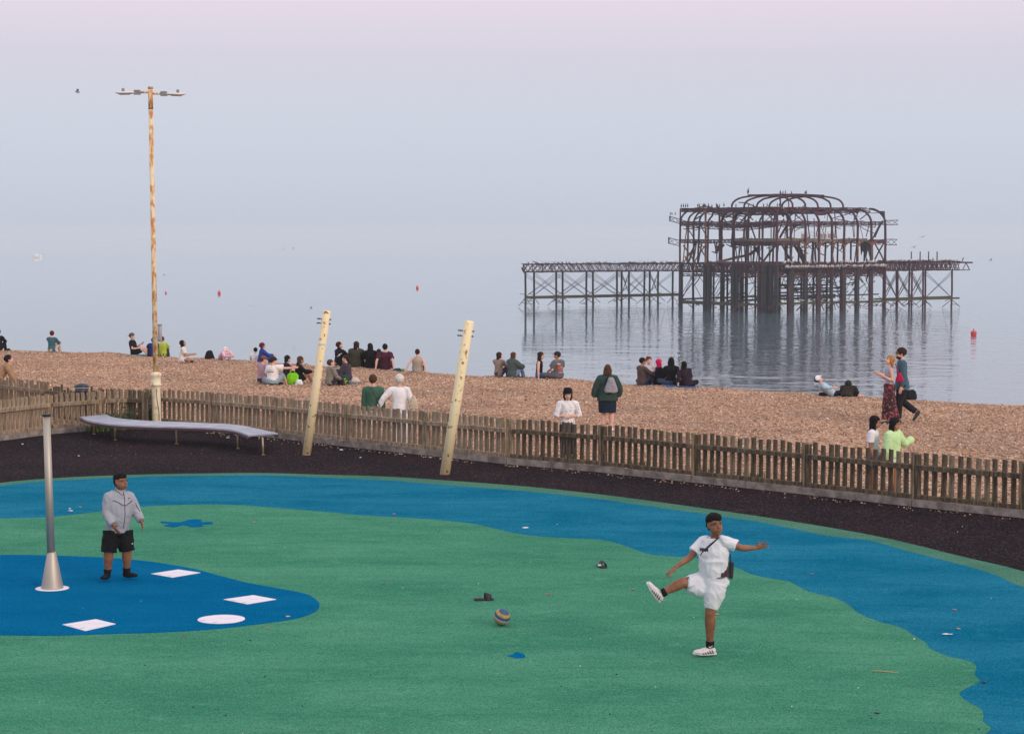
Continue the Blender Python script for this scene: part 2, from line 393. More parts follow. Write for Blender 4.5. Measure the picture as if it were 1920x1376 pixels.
# loose stones lying on the shingle
def stones():
    rng = np.random.default_rng(3); n = 85000
    px = rng.uniform(-60, 1980, n * 2); t = rng.uniform(0, 1, n * 2)
    fx = np.array([p.x for p in FENCE]); fy = np.array([p.y for p in FENCE])
    # uniform over the ground between fence and crest
    X = rng.uniform(-24, 17.5, n * 3); Y = rng.uniform(36, 92, n * 3)
    cy = np.interp(X, CX, CY); fyy = np.interp(X, fx, fy)
    ok = (Y < cy + 1.6) & (Y > fyy + .3) & (np.abs(X / Y) < .27); X = X[ok][:n]; Y = Y[ok][:n]; n = len(X)
    Z = np.array([beach_z(float(a), float(b)) for a, b in zip(X, Y)])
    r = rng.uniform(.014, .040, n) * (1 + (rng.random(n) > .97) * .7)
    rot = rng.uniform(0, 6.28, n); el = rng.uniform(.6, 1, n)
    base = np.array([(1, 0, 0), (.1, 1, 0), (-1, .1, 0), (-.1, -1, 0), (0, 0, 1), (0, 0, -1)], float)
    vx = base[None, :, 0] * r[:, None]; vy = base[None, :, 1] * (r * el)[:, None]; vz = base[None, :, 2] * (r * .6)[:, None]
    c, s = np.cos(rot)[:, None], np.sin(rot)[:, None]
    co = np.stack([X[:, None] + vx * c - vy * s, Y[:, None] + vx * s + vy * c, Z[:, None] + r[:, None] * .25 + vz], -1).reshape(-1, 3)
    fb = np.array([(0, 1, 4), (1, 2, 4), (2, 3, 4), (3, 0, 4), (1, 0, 5), (2, 1, 5), (3, 2, 5), (0, 3, 5)])
    f = (fb[None] + (np.arange(n) * 6)[:, None, None]).reshape(-1, 3)
    me = bpy.data.meshes.new('loose_shingle'); me.vertices.add(len(co)); me.vertices.foreach_set('co', co.ravel())
    me.loops.add(f.size); me.loops.foreach_set('vertex_index', f.ravel().astype(np.int32))
    me.polygons.add(len(f)); me.polygons.foreach_set('loop_start', np.arange(0, f.size, 3, dtype=np.int32))
    me.polygons.foreach_set('use_smooth', np.ones(len(f), bool)); me.update(calc_edges=True)
    me.materials.append(mat('shingle stones', PEB[0], .7, isl=True, col2=PEB[1:], ramp_=(0, 1)))
    o = link('loose_shingle', me); o['kind'] = 'stuff'; o['label'] = 'loose brown and cream pebbles on the shingle beach'
stones()

SEA_Z = -8.0
HAZE = 0.00021
mb = MB(); mb.v = [(-7000, 70, SEA_Z), (7000, 70, SEA_Z), (7000, 7500, SEA_Z), (-7000, 7500, SEA_Z)]; mb.f = [(0, 1, 2, 3)]
struct(mb.obj('sea', sea_mat()))
def sea_Y(py): return P(960, py, 1).y * (SEA_Z - 5) / (P(960, py, 1).z - 5)

# dark crumb ground up to the fence line
back = [G(92, 813), G(0, 826)]
left_far = G(-260, 862)
poly = [V((p.x, p.y, 0)) for p in FENCE] + [V((30, FENCE[-1].y - 4, 0)), V((30, -8, 0)), V((-30, -8, 0)), V((-30, left_far.y, 0)), V((left_far.x, left_far.y, 0)), V((back[1].x, back[1].y, 0)), V((back[0].x, back[0].y, 0))]
struct(MB().sheet(poly[::-1], .02).obj('dark_rubber_ground', dark_rubber()))

def ground_shape(name, pxs, z, m, extra=None, k=5, closed=False, kind='structure'):
    pts = [G(a, b, z) for a, b in pxs]
    pts = smooth_line(pts, k, closed)
    if extra: pts += [V((a, b, z)) for a, b in extra]
    a = sum(p.x * q.y - q.x * p.y for p, q in zip(pts, pts[1:] + pts[:1]))
    if a < 0: pts = pts[::-1]
    o = MB().sheet(pts, .0035).obj(name, m)
    if kind: o['kind'] = kind
    return o
OUT = [(-140, 925), (-40, 911), (0, 905), (60, 899), (160, 893), (280, 889), (400, 887), (500, 886.5), (600, 889.5), (720, 893), (860, 902), (1000, 913), (1120, 926), (1240, 941.5), (1343, 956), (1440, 970), (1540, 986), (1640, 1004), (1720, 1022), (1800, 1042), (1870, 1058), (1920, 1071), (2010, 1099), (2100, 1145)]
INN = [(-140, 931), (-40, 917), (0, 911), (60, 904), (160, 898), (280, 893.5), (400, 891.5), (500, 891), (600, 895), (720, 900), (860, 911), (1000, 922), (1120, 935), (1240, 952), (1343, 966), (1440, 981), (1540, 1002), (1630, 1013), (1700, 1032), (1790, 1055), (1860, 1075), (1905, 1095), (1960, 1118), (2060, 1165)]
ground_shape('green_rim', OUT, .004, M_EDGE, [(G(2100, 1145).x, 6), (G(-140, 925).x - 3, 6)])
ground_shape('blue_track', INN, .008, M_BLUE, [(G(2060, 1165).x, 6.5), (G(-140, 931).x - 3, 6.5)])
GRN = [(-140, 980), (0, 972), (80, 970), (150, 963), (200, 957), (260, 950), (340, 946), (420, 945.5), (500, 950), (560, 955), (620, 960), (680, 966), (760, 970), (840, 976), (900, 984), (960, 998), (1010, 1005), (1080, 1009), (1130, 1012), (1170, 1022), (1215, 1038), (1255, 1042), (1320, 1048), (1375, 1062), (1410, 1076), (1440, 1083), (1480, 1090), (1515, 1108), (1565, 1120), (1592, 1134), (1610, 1149), (1650, 1165), (1690, 1176), (1712, 1190), (1734, 1203), (1745, 1216), (1780, 1230), (1815, 1238), (1831, 1249), (1827, 1263), (1837, 1276), (1815, 1288), (1799, 1300), (1815, 1315), (1838, 1327), (1844, 1340), (1843, 1352), (1858, 1365), (1835, 1385), (1800, 1410), (1790, 1450)]
ground_shape('green_island', GRN, .012, M_GREEN, [(G(1790, 1450).x, 7.2), (G(-140, 980).x - 2.4, 7.2)], k=4)
POOL = [(-150, 1046), (0, 1040), (100, 1041), (200, 1045), (270, 1051), (350, 1063), (410, 1078), (460, 1091), (520, 1102), (570, 1112), (592, 1123), (599, 1135), (588, 1148), (550, 1160), (480, 1170), (400, 1179), (300, 1185), (200, 1188), (100, 1191), (0, 1190), (-150, 1188)]
ground_shape('blue_pool', POOL, .016, M_POOL, [(G(-150, 1188).x, G(-150, 1188).y), ], k=5)
ground_shape('blue_flower', [(303, 977), (325, 978.5), (340, 978), (350, 975), (362, 973), (378, 974), (378, 978), (397, 978), (397, 982), (378, 983.5), (382, 986), (362, 988), (347, 984.5), (340, 985), (325, 988), (307, 985), (318, 982), (303, 980)], .016, M_POOL, k=3, closed=True)
ground_shape('blue_splash', [(948, 1229), (962, 1226), (966, 1222), (976, 1223), (984, 1227), (983, 1232), (968, 1233), (957, 1230)], .016, M_POOL, k=3, closed=True)

def marker(name, pxs, label, circle=False):
    z = .022
    if circle:
        c = G(*pxs, z); pts = [c + V((math.cos(t / 32 * 6.283) * .305, math.sin(t / 32 * 6.283) * .305, 0)) for t in range(32)]
    else: pts = [G(a, b, z) for a, b in pxs][::-1]
    c = sum(pts, V((0, 0, 0))) / len(pts); c.z = .0165
    a = sum(p.x * q.y - q.x * p.y for p, q in zip(pts, pts[1:] + pts[:1]))
    if a < 0: pts = pts[::-1]
    o = MB().sheet(pts, .005).obj(name, M_WHITEPLATE); recentre(o, c); tag(o, label, 'ground marker', 'white plates set in the blue pool')
marker('diamond_plate', [(283, 1075), (334, 1067), (376, 1073), (323, 1082)], 'white diamond plate on the blue pool nearest the boy in the grey jacket')
marker('diamond_plate', [(419, 1123), (475, 1115), (518, 1123), (464, 1132)], 'white diamond plate near the rounded tip of the blue pool')
marker('diamond_plate', [(117, 1170), (180, 1160), (217, 1169), (160, 1182)], 'white diamond plate with a smudged corner, in front of the spray pole')
marker('round_plate', (415, 1160), 'white round plate near the tip of the blue pool', True)

# ------------------------------------------------------------------ picket fences
_pk = {}
def picket_mesh(m, k):
    key = (m.name, k)
    if key not in _pk:
        rr = random.Random(k); w_ = .088 + rr.random() * .014; t = .021
        h = .86 + rr.uniform(-.012, .012)
        mb = MB(); n = 4; vs = []; 
        off = [rr.uniform(-.003, .003) for _ in range(n + 1)]
        for i in range(n + 1):
            z = h * i / n
            for sx, sy in ((-1, -1), (1, -1), (1, 1), (-1, 1)):
                ch = .012 if i == n and rr.random() > .4 else 0
                vs.append((sx * w_ / 2 + off[i], sy * t / 2, z - (ch if sx > 0 else 0)))
        fs = [(3, 2, 1, 0), tuple(n * 4 + j for j in range(4))] + [(i * 4 + j, i * 4 + (j + 1) % 4, (i + 1) * 4 + (j + 1) % 4, (i + 1) * 4 + j) for i in range(n) for j in range(4)]
        mb.add(vs, fs); _pk[key] = mb.mesh('picket', m)
    return _pk[key]

def fence(label, posts, mats, pitch=.165, kerb=True, h=1.0, seed=1, group='picket fences', rails=True, broken=None, postsize=.125):
    """posts: ground points; mats: (picket, rail, post) per bay; the rails are on the camera side"""
    rr = random.Random(seed)
    F = thing('picket_fence', label, 'fence', posts[0], group)
    npst = len(posts)
    for i in range(npst - 1):
        a, b = posts[i], posts[i + 1]; d = b - a; d.z = 0; L = d.length; d.normalize()
        nrm = V((d.y, -d.x, 0))
        if nrm.y > 0: nrm = -nrm
        ang = math.atan2(d.y, d.x); mp, mr, _ = mats[i]
        n = int((L - .26) / pitch); st = (L - .26) / n
        for k in range(n):
            p = a + d * (.13 + st * (k + .5) + rr.uniform(-.008, .008))
            o = link('picket', picket_mesh(mp if rr.random() > .28 else rr.choice([M_WOODL, M_WOODM, M_WOODM, M_WOODP]) if mp != M_WOODD else M_WOODM, rr.randrange(9)), F, p - a * 0 - V(F['_base']) + V((0, 0, h - .872)))
            lean_k = 3.2 if rr.random() < .1 else 1
            o.rotation_euler = (rr.uniform(-.012, .012), rr.uniform(-.018, .018) * lean_k, ang + rr.uniform(-.05, .05))
            o.scale = (1.22 if mp == M_WOODL else 1.06, 1, rr.uniform(.975, 1.02))
            if broken and broken(i, k): o.scale = (1, 1, .82 if rr.random() > .4 else .9)
        # rails: rounded top
        for z, hh, ww in ((h - .27, .10, .07), (.185 if kerb else .1, .085, .06)):
            mb = MB(); q0 = a + d * .06 + nrm * .06; q1 = b - d * .06 + nrm * .06
            prof = [(-ww / 2, -hh / 2), (ww / 2, -hh / 2), (ww / 2, hh * .15), (ww * .3, hh * .42), (0, hh * .5), (-ww / 2, hh * .35)]
            S = 7; vs = []
            for s in range(S + 1):
                c = q0.lerp(q1, s / S) + V((0, 0, z + rr.uniform(-.005, .005)))
                vs += [c + nrm * -x + V((0, 0, y)) for x, y in prof]
            m_ = len(prof)
            fs = [tuple(range(m_)), tuple(S * m_ + k for k in range(m_))[::-1]] + [(s * m_ + (k + 1) % m_, s * m_ + k, (s + 1) * m_ + k, (s + 1) * m_ + (k + 1) % m_) for s in range(S) for k in range(m_)]
            mb.add(vs, fs).obj('rail', mr, F)
        if kerb:
            c = (a + b) / 2; m2 = MB(); seg = 2
            for s in range(seg):
                u0 = a + d * (L * s / seg + .004); u1 = a + d * (L * (s + 1) / seg - .004)
                m3 = MB().bar(u0 + nrm * .10 + V((0, 0, .06)), u1 + nrm * .10 + V((0, 0, .06 + rr.uniform(-.004, .004))), .08, .145)
                m3.obj('kerb_board', M_KERB, F)
    for i, p in enumerate(posts):
        mpost = mats[min(i, npst - 2)][2]
        d = (posts[min(i + 1, npst - 1)] - posts[max(i - 1, 0)]); d.z = 0; d.normalize()
        rot = Matrix.Rotation(math.atan2(d.y, d.x), 3, 'Z')
        mb = MB().box(p + V((0, 0, (h - .01) / 2)) + rot @ V((-.045, 0, 0)), (.075, postsize, h + .0), rot)
        mb.obj('post', mpost, F)
        MB().box(p + V((0, 0, (h - .04) / 2)) + rot @ V((.045, 0, 0)), (.07, postsize - .02, h - .035), rot).obj('post', mats[max(i - 1, 0)][0], F)
    return F
lt = (M_WOODL, M_WOODL, M_WOODL); dk = (M_WOODD, M_WOODD, M_WOODM)
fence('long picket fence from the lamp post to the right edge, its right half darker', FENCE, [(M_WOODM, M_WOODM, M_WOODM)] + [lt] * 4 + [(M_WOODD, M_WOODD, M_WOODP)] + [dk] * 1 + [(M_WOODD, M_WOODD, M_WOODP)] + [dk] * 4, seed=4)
LF = [G(-200, 853), G(-60, 833), G(92, 813), G(190, 805), G(288, 800)]
fence('short grey picket fence at the left, meeting the lamp post behind the curved bench', [LF[0], LF[1], LF[2], LF[3] , LF[4] + V((-.15, 0, 0))], [(M_WOODL, M_WOODL, M_WOODL)] * 2 + [(M_WOODM, M_WOODM, M_WOODP)] * 2, seed=9, pitch=.15)
def at_top(px, py): # ground point under a fence top seen at px,py (1 m high)
    d = ray(px, py); q = CAM + d * ((1.0 - 5.0) / d.z); return V((q.x, q.y, 0))
BF = [at_top(-130, 690), at_top(3, 706), at_top(88, 716), at_top(190, 727), at_top(272, 732)]
fence('dark broken picket fence behind the left one, in front of the shingle', BF, [(M_WOODM, M_WOODM, M_WOODL)] * 2 + [(M_WOODD, M_WOODD, M_WOODM)] * 2, seed=12, pitch=.15, kerb=False, broken=lambda i, k: (i == 2 and k % 5 < 4) or (i == 1 and k % 4 == 0), postsize=.09)

# ------------------------------------------------------------------ lamp post
b = G(294, 803); b.z = 0
LP = thing('lamp_post', 'tall peeling cream lamp post with two thin lamp arms behind the curved bench', 'lamp post', b)
def lp(y, px=None): # height seen at pixel row y at the post's depth
    return P(px or 290, y, b.y).z
lean = V((P(282, 165, b.y).x - b.x, 0, 0)) / lp(165)
ax = (lean + V((0, 0, 1))).normalized()
def onpost(z): return b + lean * z + V((0, 0, z))
MB().lathe(b, [(.145, 0), (.145, .10), (.125, .12), (.12, .2), (.115, .8), (.112, 1.04), (.118, 1.1), (.145, 1.12), (.145, 1.15), (.12, 1.17), (.128, 1.33), (.148, 1.37), (.148, 1.41), (.115, 1.44), (.09, 1.46)], 20, ax).obj('base_column', M_COLLAR, LP, True)
MB().tube([onpost(1.44), onpost(4), onpost(lp(205))], [.067, .062, .058], 14).obj('shaft', M_POSTPAINT, LP, True)
MB().tube([onpost(lp(205)), onpost(lp(205) + .03)], [.064, .064], 14).obj('joint_ring', M_RUSTO, LP, True)
MB().tube([onpost(lp(205) + .03), onpost(lp(167))], [.062, .060], 14).obj('shaft_top', M_POSTPAINT, LP, True)
MB().tube([onpost(lp(167)), onpost(lp(163))], [.066, .066], 14).obj('cap', M_STEELD, LP, True)
for z_ in (1.9, 2.35, 3.3, 3.36): MB().tube([onpost(z_), onpost(z_ + .025)], [.071, .071], 12).obj('band', M_STEELD, LP, True)
M_LAMPG = mat('lamp grey', (.22, .22, .24), .5); M_LAMPW = mat('lamp underside', (.66, .62, .58), .35)
for s, py, dx in ((-1, 173.5, 1), (1, 176, 1)):
    z0 = lp(py); c = onpost(z0)
    arm = c + V((s * .32, 0, -.0))
    MB().tube([c, arm], .028, 8).obj('lamp_arm', M_POSTPAINT, LP, True)
    cl = MB().box(arm + V((s * .02, 0, -.01)), (.16, .13, .10))
    for k in range(4): cl.box(arm + V((s * .02 - .06 + k * .04, 0, .045)), (.012, .15, .03))
    cl.obj('clamp', M_LAMPG, LP)
    head = MB(); p0 = arm + V((s * .08, 0, -.01)); pts = [p0 + V((s * x, 0, z)) for x, z in ((0, 0), (.08, 0), (.2, -.005), (.36, -.01), (.46, .0), (.50, .01))]
    head.tube(pts, [(.09, .03), (.12, .035), (.15, .045), (.15, .045), (.1, .025), (.03, .01)], 12, ref=V((0, 1, 0)))
    L_ = head.obj('lamp_head', M_LAMPW, LP, True)
    MB().lathe(p0 + V((s * .30, 0, .035)), [(.035, 0), (.04, .05), (.03, .08)], 10).obj('photocell', M_LAMPG, L_, True)
    MB().tube([p0 + V((s * .14, 0, -.042)), p0 + V((s * .38, 0, -.048))], [(.10, .012), (.10, .012)], 10, ref=V((0, 1, 0))).obj('diffuser', mat('lamp glass', (.3, .28, .27), .15), L_, True)
# cylinder fixed to the shaft
zc = lp(640); q = onpost(zc) + V((.125, .02, 0))
MB().lathe(q, [(.045, .03), (.05, .04), (.05, .39), (.045, .40)], 14).obj('beacon_tube', mat('beacon grey', (.36, .33, .36), .4), LP, True)
MB().lathe(q, [(.03, -.01), (.058, .0), (.058, .03), (.03, .035)], 14).obj('beacon_foot', M_LAMPG, LP, True)
MB().lathe(q, [(.05, .40), (.056, .41), (.056, .43), (.02, .45)], 14).obj('beacon_cap', M_LAMPG, LP, True)
MB().bar(onpost(zc + .04), q + V((0, 0, .02)), .02).bar(onpost(zc + .41), q + V((0, 0, .42)), .02).obj('bracket', M_LAMPG, LP)
cable = [onpost(z_) + V((.06 + .03 * math.sin(z_ * 5), -.115, 0)) for z_ in (.22, .35, .5, .62, .75, .9, 1.04)]
MB().tube(cable, .008, 6).obj('cable', mat('old cable', (.10, .07, .05), .7), LP, True)

# ------------------------------------------------------------------ leaning poles
def lean_pole(base_px, top_px, r, label, sticker):
    b = G(*base_px); t = P(top_px[0], top_px[1], b.y - .15)
    T = thing('leaning_pole', label, 'pole', b, 'leaning cream poles by the fence')
    d = (t - b).normalized(); L = (t - b).length
    MB().tube([b - d * .05, b + d * L * .5, b + d * (L - .01), b + d * L], [r * 1.04, r, r * .96, r * .9], 20).obj('shaft', M_POLE, T, True)
    for k, f in enumerate((.915, .945) if sticker else (.905, .938)):
        c = b + d * L * f + V((0, -.02, 0))
        m = MB().tube([c + V((-r - .10, 0, .008)), c + V((r + .035, 0, -.015))], .011, 7)
        for e in (-.09, -.05): m.tube([c + V((-r + e, 0, .007)), c + V((-r + e + .018, 0, .006))], .02, 6)
        m.tube([c + V((r + .005, 0, -.015)), c + V((r + .022, 0, -.015))], .02, 6)
        m.obj('through_bolt', mat('rusty bolt', (.06, .04, .045), .7), T, True)
    if sticker:
        c0 = b + d * (L * .765)
        m = MB(); n = 8; vs = []
        for k in range(n + 1):
            a = R(-150 + 110 * k / n)
            for s in (0, .035): vs.append(c0 + d * s + V((math.cos(a), math.sin(a), 0)) * (r + .004))
        m.add(vs, [(2 * k, 2 * k + 2, 2 * k + 3, 2 * k + 1) for k in range(n)])
        m.obj('sticker', mat('pale blue sticker', (.48, .56, .66), .5, noise_=60, col2=(.68, .72, .78)), T)
lean_pole((574.5, 853), (613, 583), .093, 'cream leaning pole with a pale blue sticker beside the curved bench', True)
lean_pole((834, 889), (880, 602), .102, 'cream leaning pole nearest the middle of the fence, with paired bolts near its top', False)

# ------------------------------------------------------------------ bench
zb = .45
fr = [(151, 780.5), (160, 786), (180, 791), (216, 795), (270, 797.5), (331, 799), (387, 801), (441, 806), (465, 814)]
fr = [(150, 781), (163, 787.5), (185, 792), (216, 795.5), (270, 798), (331, 799.5), (387, 801.5), (436, 806), (465, 815.5)]
bk = [(200, 776.5), (206, 780), (220, 783.5), (242, 786), (285, 789), (331, 790.5), (387, 793), (450, 797), (521, 812)]
f3 = smooth_line([G(a, c, zb) for a, c in fr], 4); b3 = smooth_line([G(a, c, zb) for a, c in bk], 4)
BE = thing('curved_bench', 'long curved steel slatted bench on thin legs in front of the fence', 'bench', (f3[16] + b3[16]) / 2 * 1 - V((0, 0, zb)))
NS = 17
for s in range(NS):
    mb = MB(); vs = []; n = len(f3)
    t0 = (s + .22) / NS; t1 = (s + .80) / NS
    for i in range(n):
        for t, z in ((t0, 0), (t1, 0), (t1, -.035), (t0, -.035)):
            p = f3[i].lerp(b3[i], t); vs.append(p + V((0, 0, z)))
    fs = [(0, 1, 2, 3), tuple((n - 1) * 4 + k for k in (3, 2, 1, 0))] + [(i * 4 + (k + 1) % 4, i * 4 + k, (i + 1) * 4 + k, (i + 1) * 4 + (k + 1) % 4) for i in range(n - 1) for k in range(4)]
    mb.add(vs, fs).obj('slat', M_SLAT, BE)
for nm, t in (('side_rail', -.005), ('side_rail', 1.005)):
    mb = MB(); vs = []; n = len(f3)
    for i in range(n):
        for dt, z in ((-.02, -.038), (.02, -.038), (.02, -.085), (-.02, -.085)):
            vs.append(f3[i].lerp(b3[i], t + dt * (1 if t > .5 else 1)) + V((0, 0, z)))
    mb.add(vs, [(0, 1, 2, 3), tuple((n - 1) * 4 + k for k in (3, 2, 1, 0))] + [(i * 4 + (k + 1) % 4, i * 4 + k, (i + 1) * 4 + k, (i + 1) * 4 + (k + 1) % 4) for i in range(n - 1) for k in range(4)])
    mb.obj(nm, M_SLATEND, BE)
for i in (1, 8, 16, 24, 31):
    MB().bar(f3[i].lerp(b3[i], .06) + V((0, 0, -.055)), f3[i].lerp(b3[i], .94) + V((0, 0, -.055)), .04, .035).obj('cross_bar', M_RUSTO, BE)
for lx, ly in ((176, 814), (216, 825), (331, 832), (446, 841), (493.5, 853)):
    g = G(lx, ly); MB().tube([g, V((g.x - .01, g.y, zb - .05))], .021, 10).obj('leg', M_STEELD, BE, True)
    MB().lathe(g, [(.045, 0), (.045, .008), (.02, .01)], 10).obj('foot_plate', M_STEELD, BE)

# ------------------------------------------------------------------ spray pole
b = G(98, 1105); b.z = .0165
SP = thing('spray_pole', 'tall steel spray pole with a conical foot standing on the blue pool', 'pole', b)
MB().lathe(b, [(.235, 0), (.235, .006), (.16, .008)], 28).obj('base_disc', M_WHITEPLATE, SP, True)
MB().lathe(b + V((0, 0, .008)), [(.155, 0), (.155, .01), (.062, .50), (.056, .51)], 24).obj('cone', M_STEEL, SP, True)
ax = V((-.018, 0, 1)); top = P(92, 780, b.y).z - b.z
MB().tube([b + ax * .5, b + ax * 1.4, b + ax * top], [.056, .053, .050], 20).obj('shaft', M_STEEL, SP, True)
MB().tube([b + ax * top, b + ax * (top + .03)], [.062, .062], 20).obj('cap', M_BLACK, SP, True)

# ------------------------------------------------------------------ litter bin
b = V((P(153, 720, 53.5).x, 53.5, 0))
BN = thing('litter_bin', 'black litter bin with a domed lid behind the left fence', 'bin', b)
zt = P(153, 718, b.y).z
for sx in (-.085, .085): MB().tube([b + V((sx, 0, 0)), b + V((sx, 0, zt - .22))], .028, 8).obj('leg', M_NAVY, BN, True)
MB().lathe(b + V((0, 0, zt)), [(.17, -.27), (.185, -.25), (.185, -.13)], 20).obj('bin_body', M_NAVY, BN, True)
MB().lathe(b + V((0, 0, zt)), [(.187, -.13), (.19, -.125), (.19, -.115), (.187, -.11)], 20).obj('band', mat('cream band', (.5, .47, .4), .6), BN, True)
MB().lathe(b + V((0, 0, zt)), [(.193, -.11), (.2, -.09), (.19, -.06), (.09, -.012), (.03, 0)], 20).obj('lid', M_NAVY, BN, True)
# ------------------------------------------------------------------ ruined pier
def XY(px, Y): p = P(px, HOR, Y); return V((p.x, Y, 0))
NC, LC, RC = XY(1457, 335), XY(1275, 354), XY(1660, 351)
FC = LC + RC - NC
PR = thing('ruined_pier', 'rusting iron skeleton of a ruined pier pavilion standing in the calm sea', 'pier', V((NC.x, NC.y, SEA_Z)))
rp = random.Random(11)
ZD, Z2, Z3, ZR, ZT = 0.0, 4.15, 7.2, 9.45, 11.85
def at(s, t, z):  # s along the near facade, t towards the far facade
    p = NC + (RC - NC) * s + (LC - NC) * t; return V((p.x, p.y, z))
def jit(v, a=.08): return v + V((rp.uniform(-a, a), rp.uniform(-a, a), rp.uniform(-a, a)))
def lattice(mb, p, q, depth, n, c=.13, sag=0, tilt=0):
    """two chords with crossed webs between"""
    pts = []
    for i in range(n + 1):
        f = i / n; a = p.lerp(q, f) + V((0, 0, -sag * 4 * f * (1 - f) + rp.uniform(-.04, .04))); pts.append(a)
    for i in range(n):
        a, b_ = pts[i], pts[i + 1]; D = V((0, 0, -depth))
        mb.bar(a, b_, c, c); mb.bar(a + D, b_ + D, c, c)
        mb.bar(a, b_ + D, c * .5, c * .6); mb.bar(a + D, b_, c * .5, c * .6)
        if i % 2 == 0: mb.bar(a, a + D, c * .6)
    return mb
def ruin(name, mb, m): return mb.obj(name, m, PR)
# ---- facade posts, ribs
near_px = [1457, 1483, 1510, 1536, 1560, 1583, 1608, 1634, 1660]
def s_of(px):
    lo, hi = 0., 1.
    for _ in range(40):
        m_ = (lo + hi) / 2; p = at(m_, 0, 0)
        x = 960 + FPX * p.x / (p.y * math.cos(PITCH))
        if x < px: lo = m_
        else: hi = m_
    return lo
def t_of(px):
    lo, hi = 0., 1.
    for _ in range(40):
        m_ = (lo + hi) / 2; p = at(0, m_, 0)
        x = 960 + FPX * p.x / (p.y * math.cos(PITCH))
        if x > px: lo = m_
        else: hi = m_
    return lo
SS = [s_of(p) for p in near_px]
TT = [t_of(p) for p in (1275, 1323, 1349, 1375, 1403, 1430, 1457)]
def rib_pts(s, full=True, foot=ZD):
    zs = 6.7; w_ = .155
    a = [(0.0, foot), (0.0, (foot + zs) / 2), (0, zs)]
    for k in range(1, 8):
        u = k / 7 * math.pi / 2
        a.append((w_ * (1 - math.cos(u)), zs + (ZR - zs) * math.sin(u)))
    return a
for i, s in enumerate(SS):
    a = rib_pts(s)
    near = [at(s, t, z) for t, z in a]; far = [at(s, 1 - t, z) for t, z in a]
    lean_ = rp.uniform(-.1, .1)
    fl = V((1, 0, 0))
    ruin('rib', MB().tube([jit(p, .04) for p in near], [.21] * 3 + [.2] * 7, 6, ref=fl), M_RUST)
    if i in (2, 5, 7): far = [p + V((rp.uniform(-.25, .25) * max(0, (p.z - 3) / 5), 0, -.25 * max(0, (p.z - 7) / 3))) for p in far]
    ruin('rib', MB().tube([jit(p, .05) for p in far], [.17] * 10, 6, ref=fl), M_RUST)
    # trussed tie across the roof
    mb = MB(); lattice(mb, at(s, .155, ZR), at(s, .845, ZR - rp.uniform(0, .4)), .55, 12, .09, sag=rp.uniform(0, .5)); ruin('roof_truss', mb, M_RUST)
    if i % 2 == 0:
        mb = MB(); lattice(mb, at(s, 0.0, Z3), at(s, 1, Z3 + rp.uniform(-.3, .1)), .45, 12, .08, sag=rp.uniform(0, .3)); ruin('girder', mb, M_RUST)
# ---- end facade columns (towards the shore, left)
for j, t in enumerate(TT):
    z1 = ZR if j in (0, 2, 6) else ZR - rp.uniform(.2, .6)
    p = [at(0, t, ZD), at(0, t, 4), at(0, t, z1)]
    if j == 0: p = [at(0, t, ZD), at(0, t, 5), at(0, t, ZR)]
    ruin('post', MB().tube([jit(x, .05) for x in p], .18 if j else .13, 6), M_RUST if j != 1 else M_RUSTO)
for t0, t1, dz in ((.97, .82, 0), (.85, .72, -.1), (.62, .5, -.2), (.50, .36, -.1), (.38, .25, 0)):   # hooked ribs of the end bays
    pts = [at(.04, t0, ZD + (3 if t0 < .8 else 0)), at(.04, t0 - .01, 5.5), at(.05, t0, 7.2 + dz)]
    for k in range(1, 7):
        u = k / 6 * math.pi / 2; pts.append(at(.05, t0 + (t1 - t0) * (1 - math.cos(u)), 7.2 + dz + 2.0 * math.sin(u)))
    ruin('hooked_rib', MB().tube([jit(x, .07) for x in pts], .17, 6), M_RUSTO if t0 > .9 else M_RUST)
# ---- upper arches
W_t = .63
for k in range(5):
    cpx = 1427.5 + 23.6 * k
    # find s so that the mid depth projects at cpx
    lo, hi = -.3, 1.3
    for _ in range(40):
        m_ = (lo + hi) / 2; p = at(m_, .5, 0); x = 960 + FPX * p.x / (p.y * math.cos(PITCH))
        lo, hi = (m_, hi) if x < cpx else (lo, m_)
    s = lo; pts = []
    for q in range(17):
        u = math.pi * q / 16
        e = abs(math.cos(u)) ** .82 * (1 if math.cos(u) > 0 else -1)
        pts.append(at(s, .5 - W_t / 2 * e, ZR - .15 + (ZT - ZR) * abs(math.sin(u)) ** .62))
    ruin('upper_arch', MB().tube([jit(p, .03) for p in pts], .17, 6, ref=V((.6, .6, 0))), M_RUST)
    UP = (s if k == 0 else UP); UE = s
for t in (.38, .5, .64):
    pts = [at(UP + (UE - UP) * f, t, ZT + .08 - .25 * abs(f - .45)) for f in (0, .25, .5, .75, 1)]
    ruin('ridge_beam', MB().tube(pts, .13, 5), M_RUST)
# ---- long lattice girders on all four sides
def side(z, depth, parts, c=.12, sag=0, name='girder', m=None, n=30):
    for (s0, t0, s1, t1) in parts:
        mb = MB(); lattice(mb, at(s0, t0, z + rp.uniform(-.08, .08)), at(s1, t1, z + rp.uniform(-.08, .08)), depth, n, c, sag); ruin(name, mb, m or M_RUST)
side(ZR + .12, .55, [(.02, .155, .97, .155), (0, .845, 1, .845)], .13)
side(ZR + .1, .60, [(0, 0.02, 0, .56), (0, .56, 0, 1), (.12, .1, .12, .95)], .13)
side(Z3, .5, [(0, 0, .5, 0), (.5, 0, 1, 0), (0, 1, 1, 1), (0, .5, 0, 1)], .10)
side(Z3 - .35, .5, [(0, 0, 0, .55), (.3, .6, .3, .98)], .09, .2)
side(Z2, .55, [(0, .45, 0, 1), (0, 1, 1, 1), (.85, 0, 1, 0), (1, 0, 1, 1)], .11, .1)
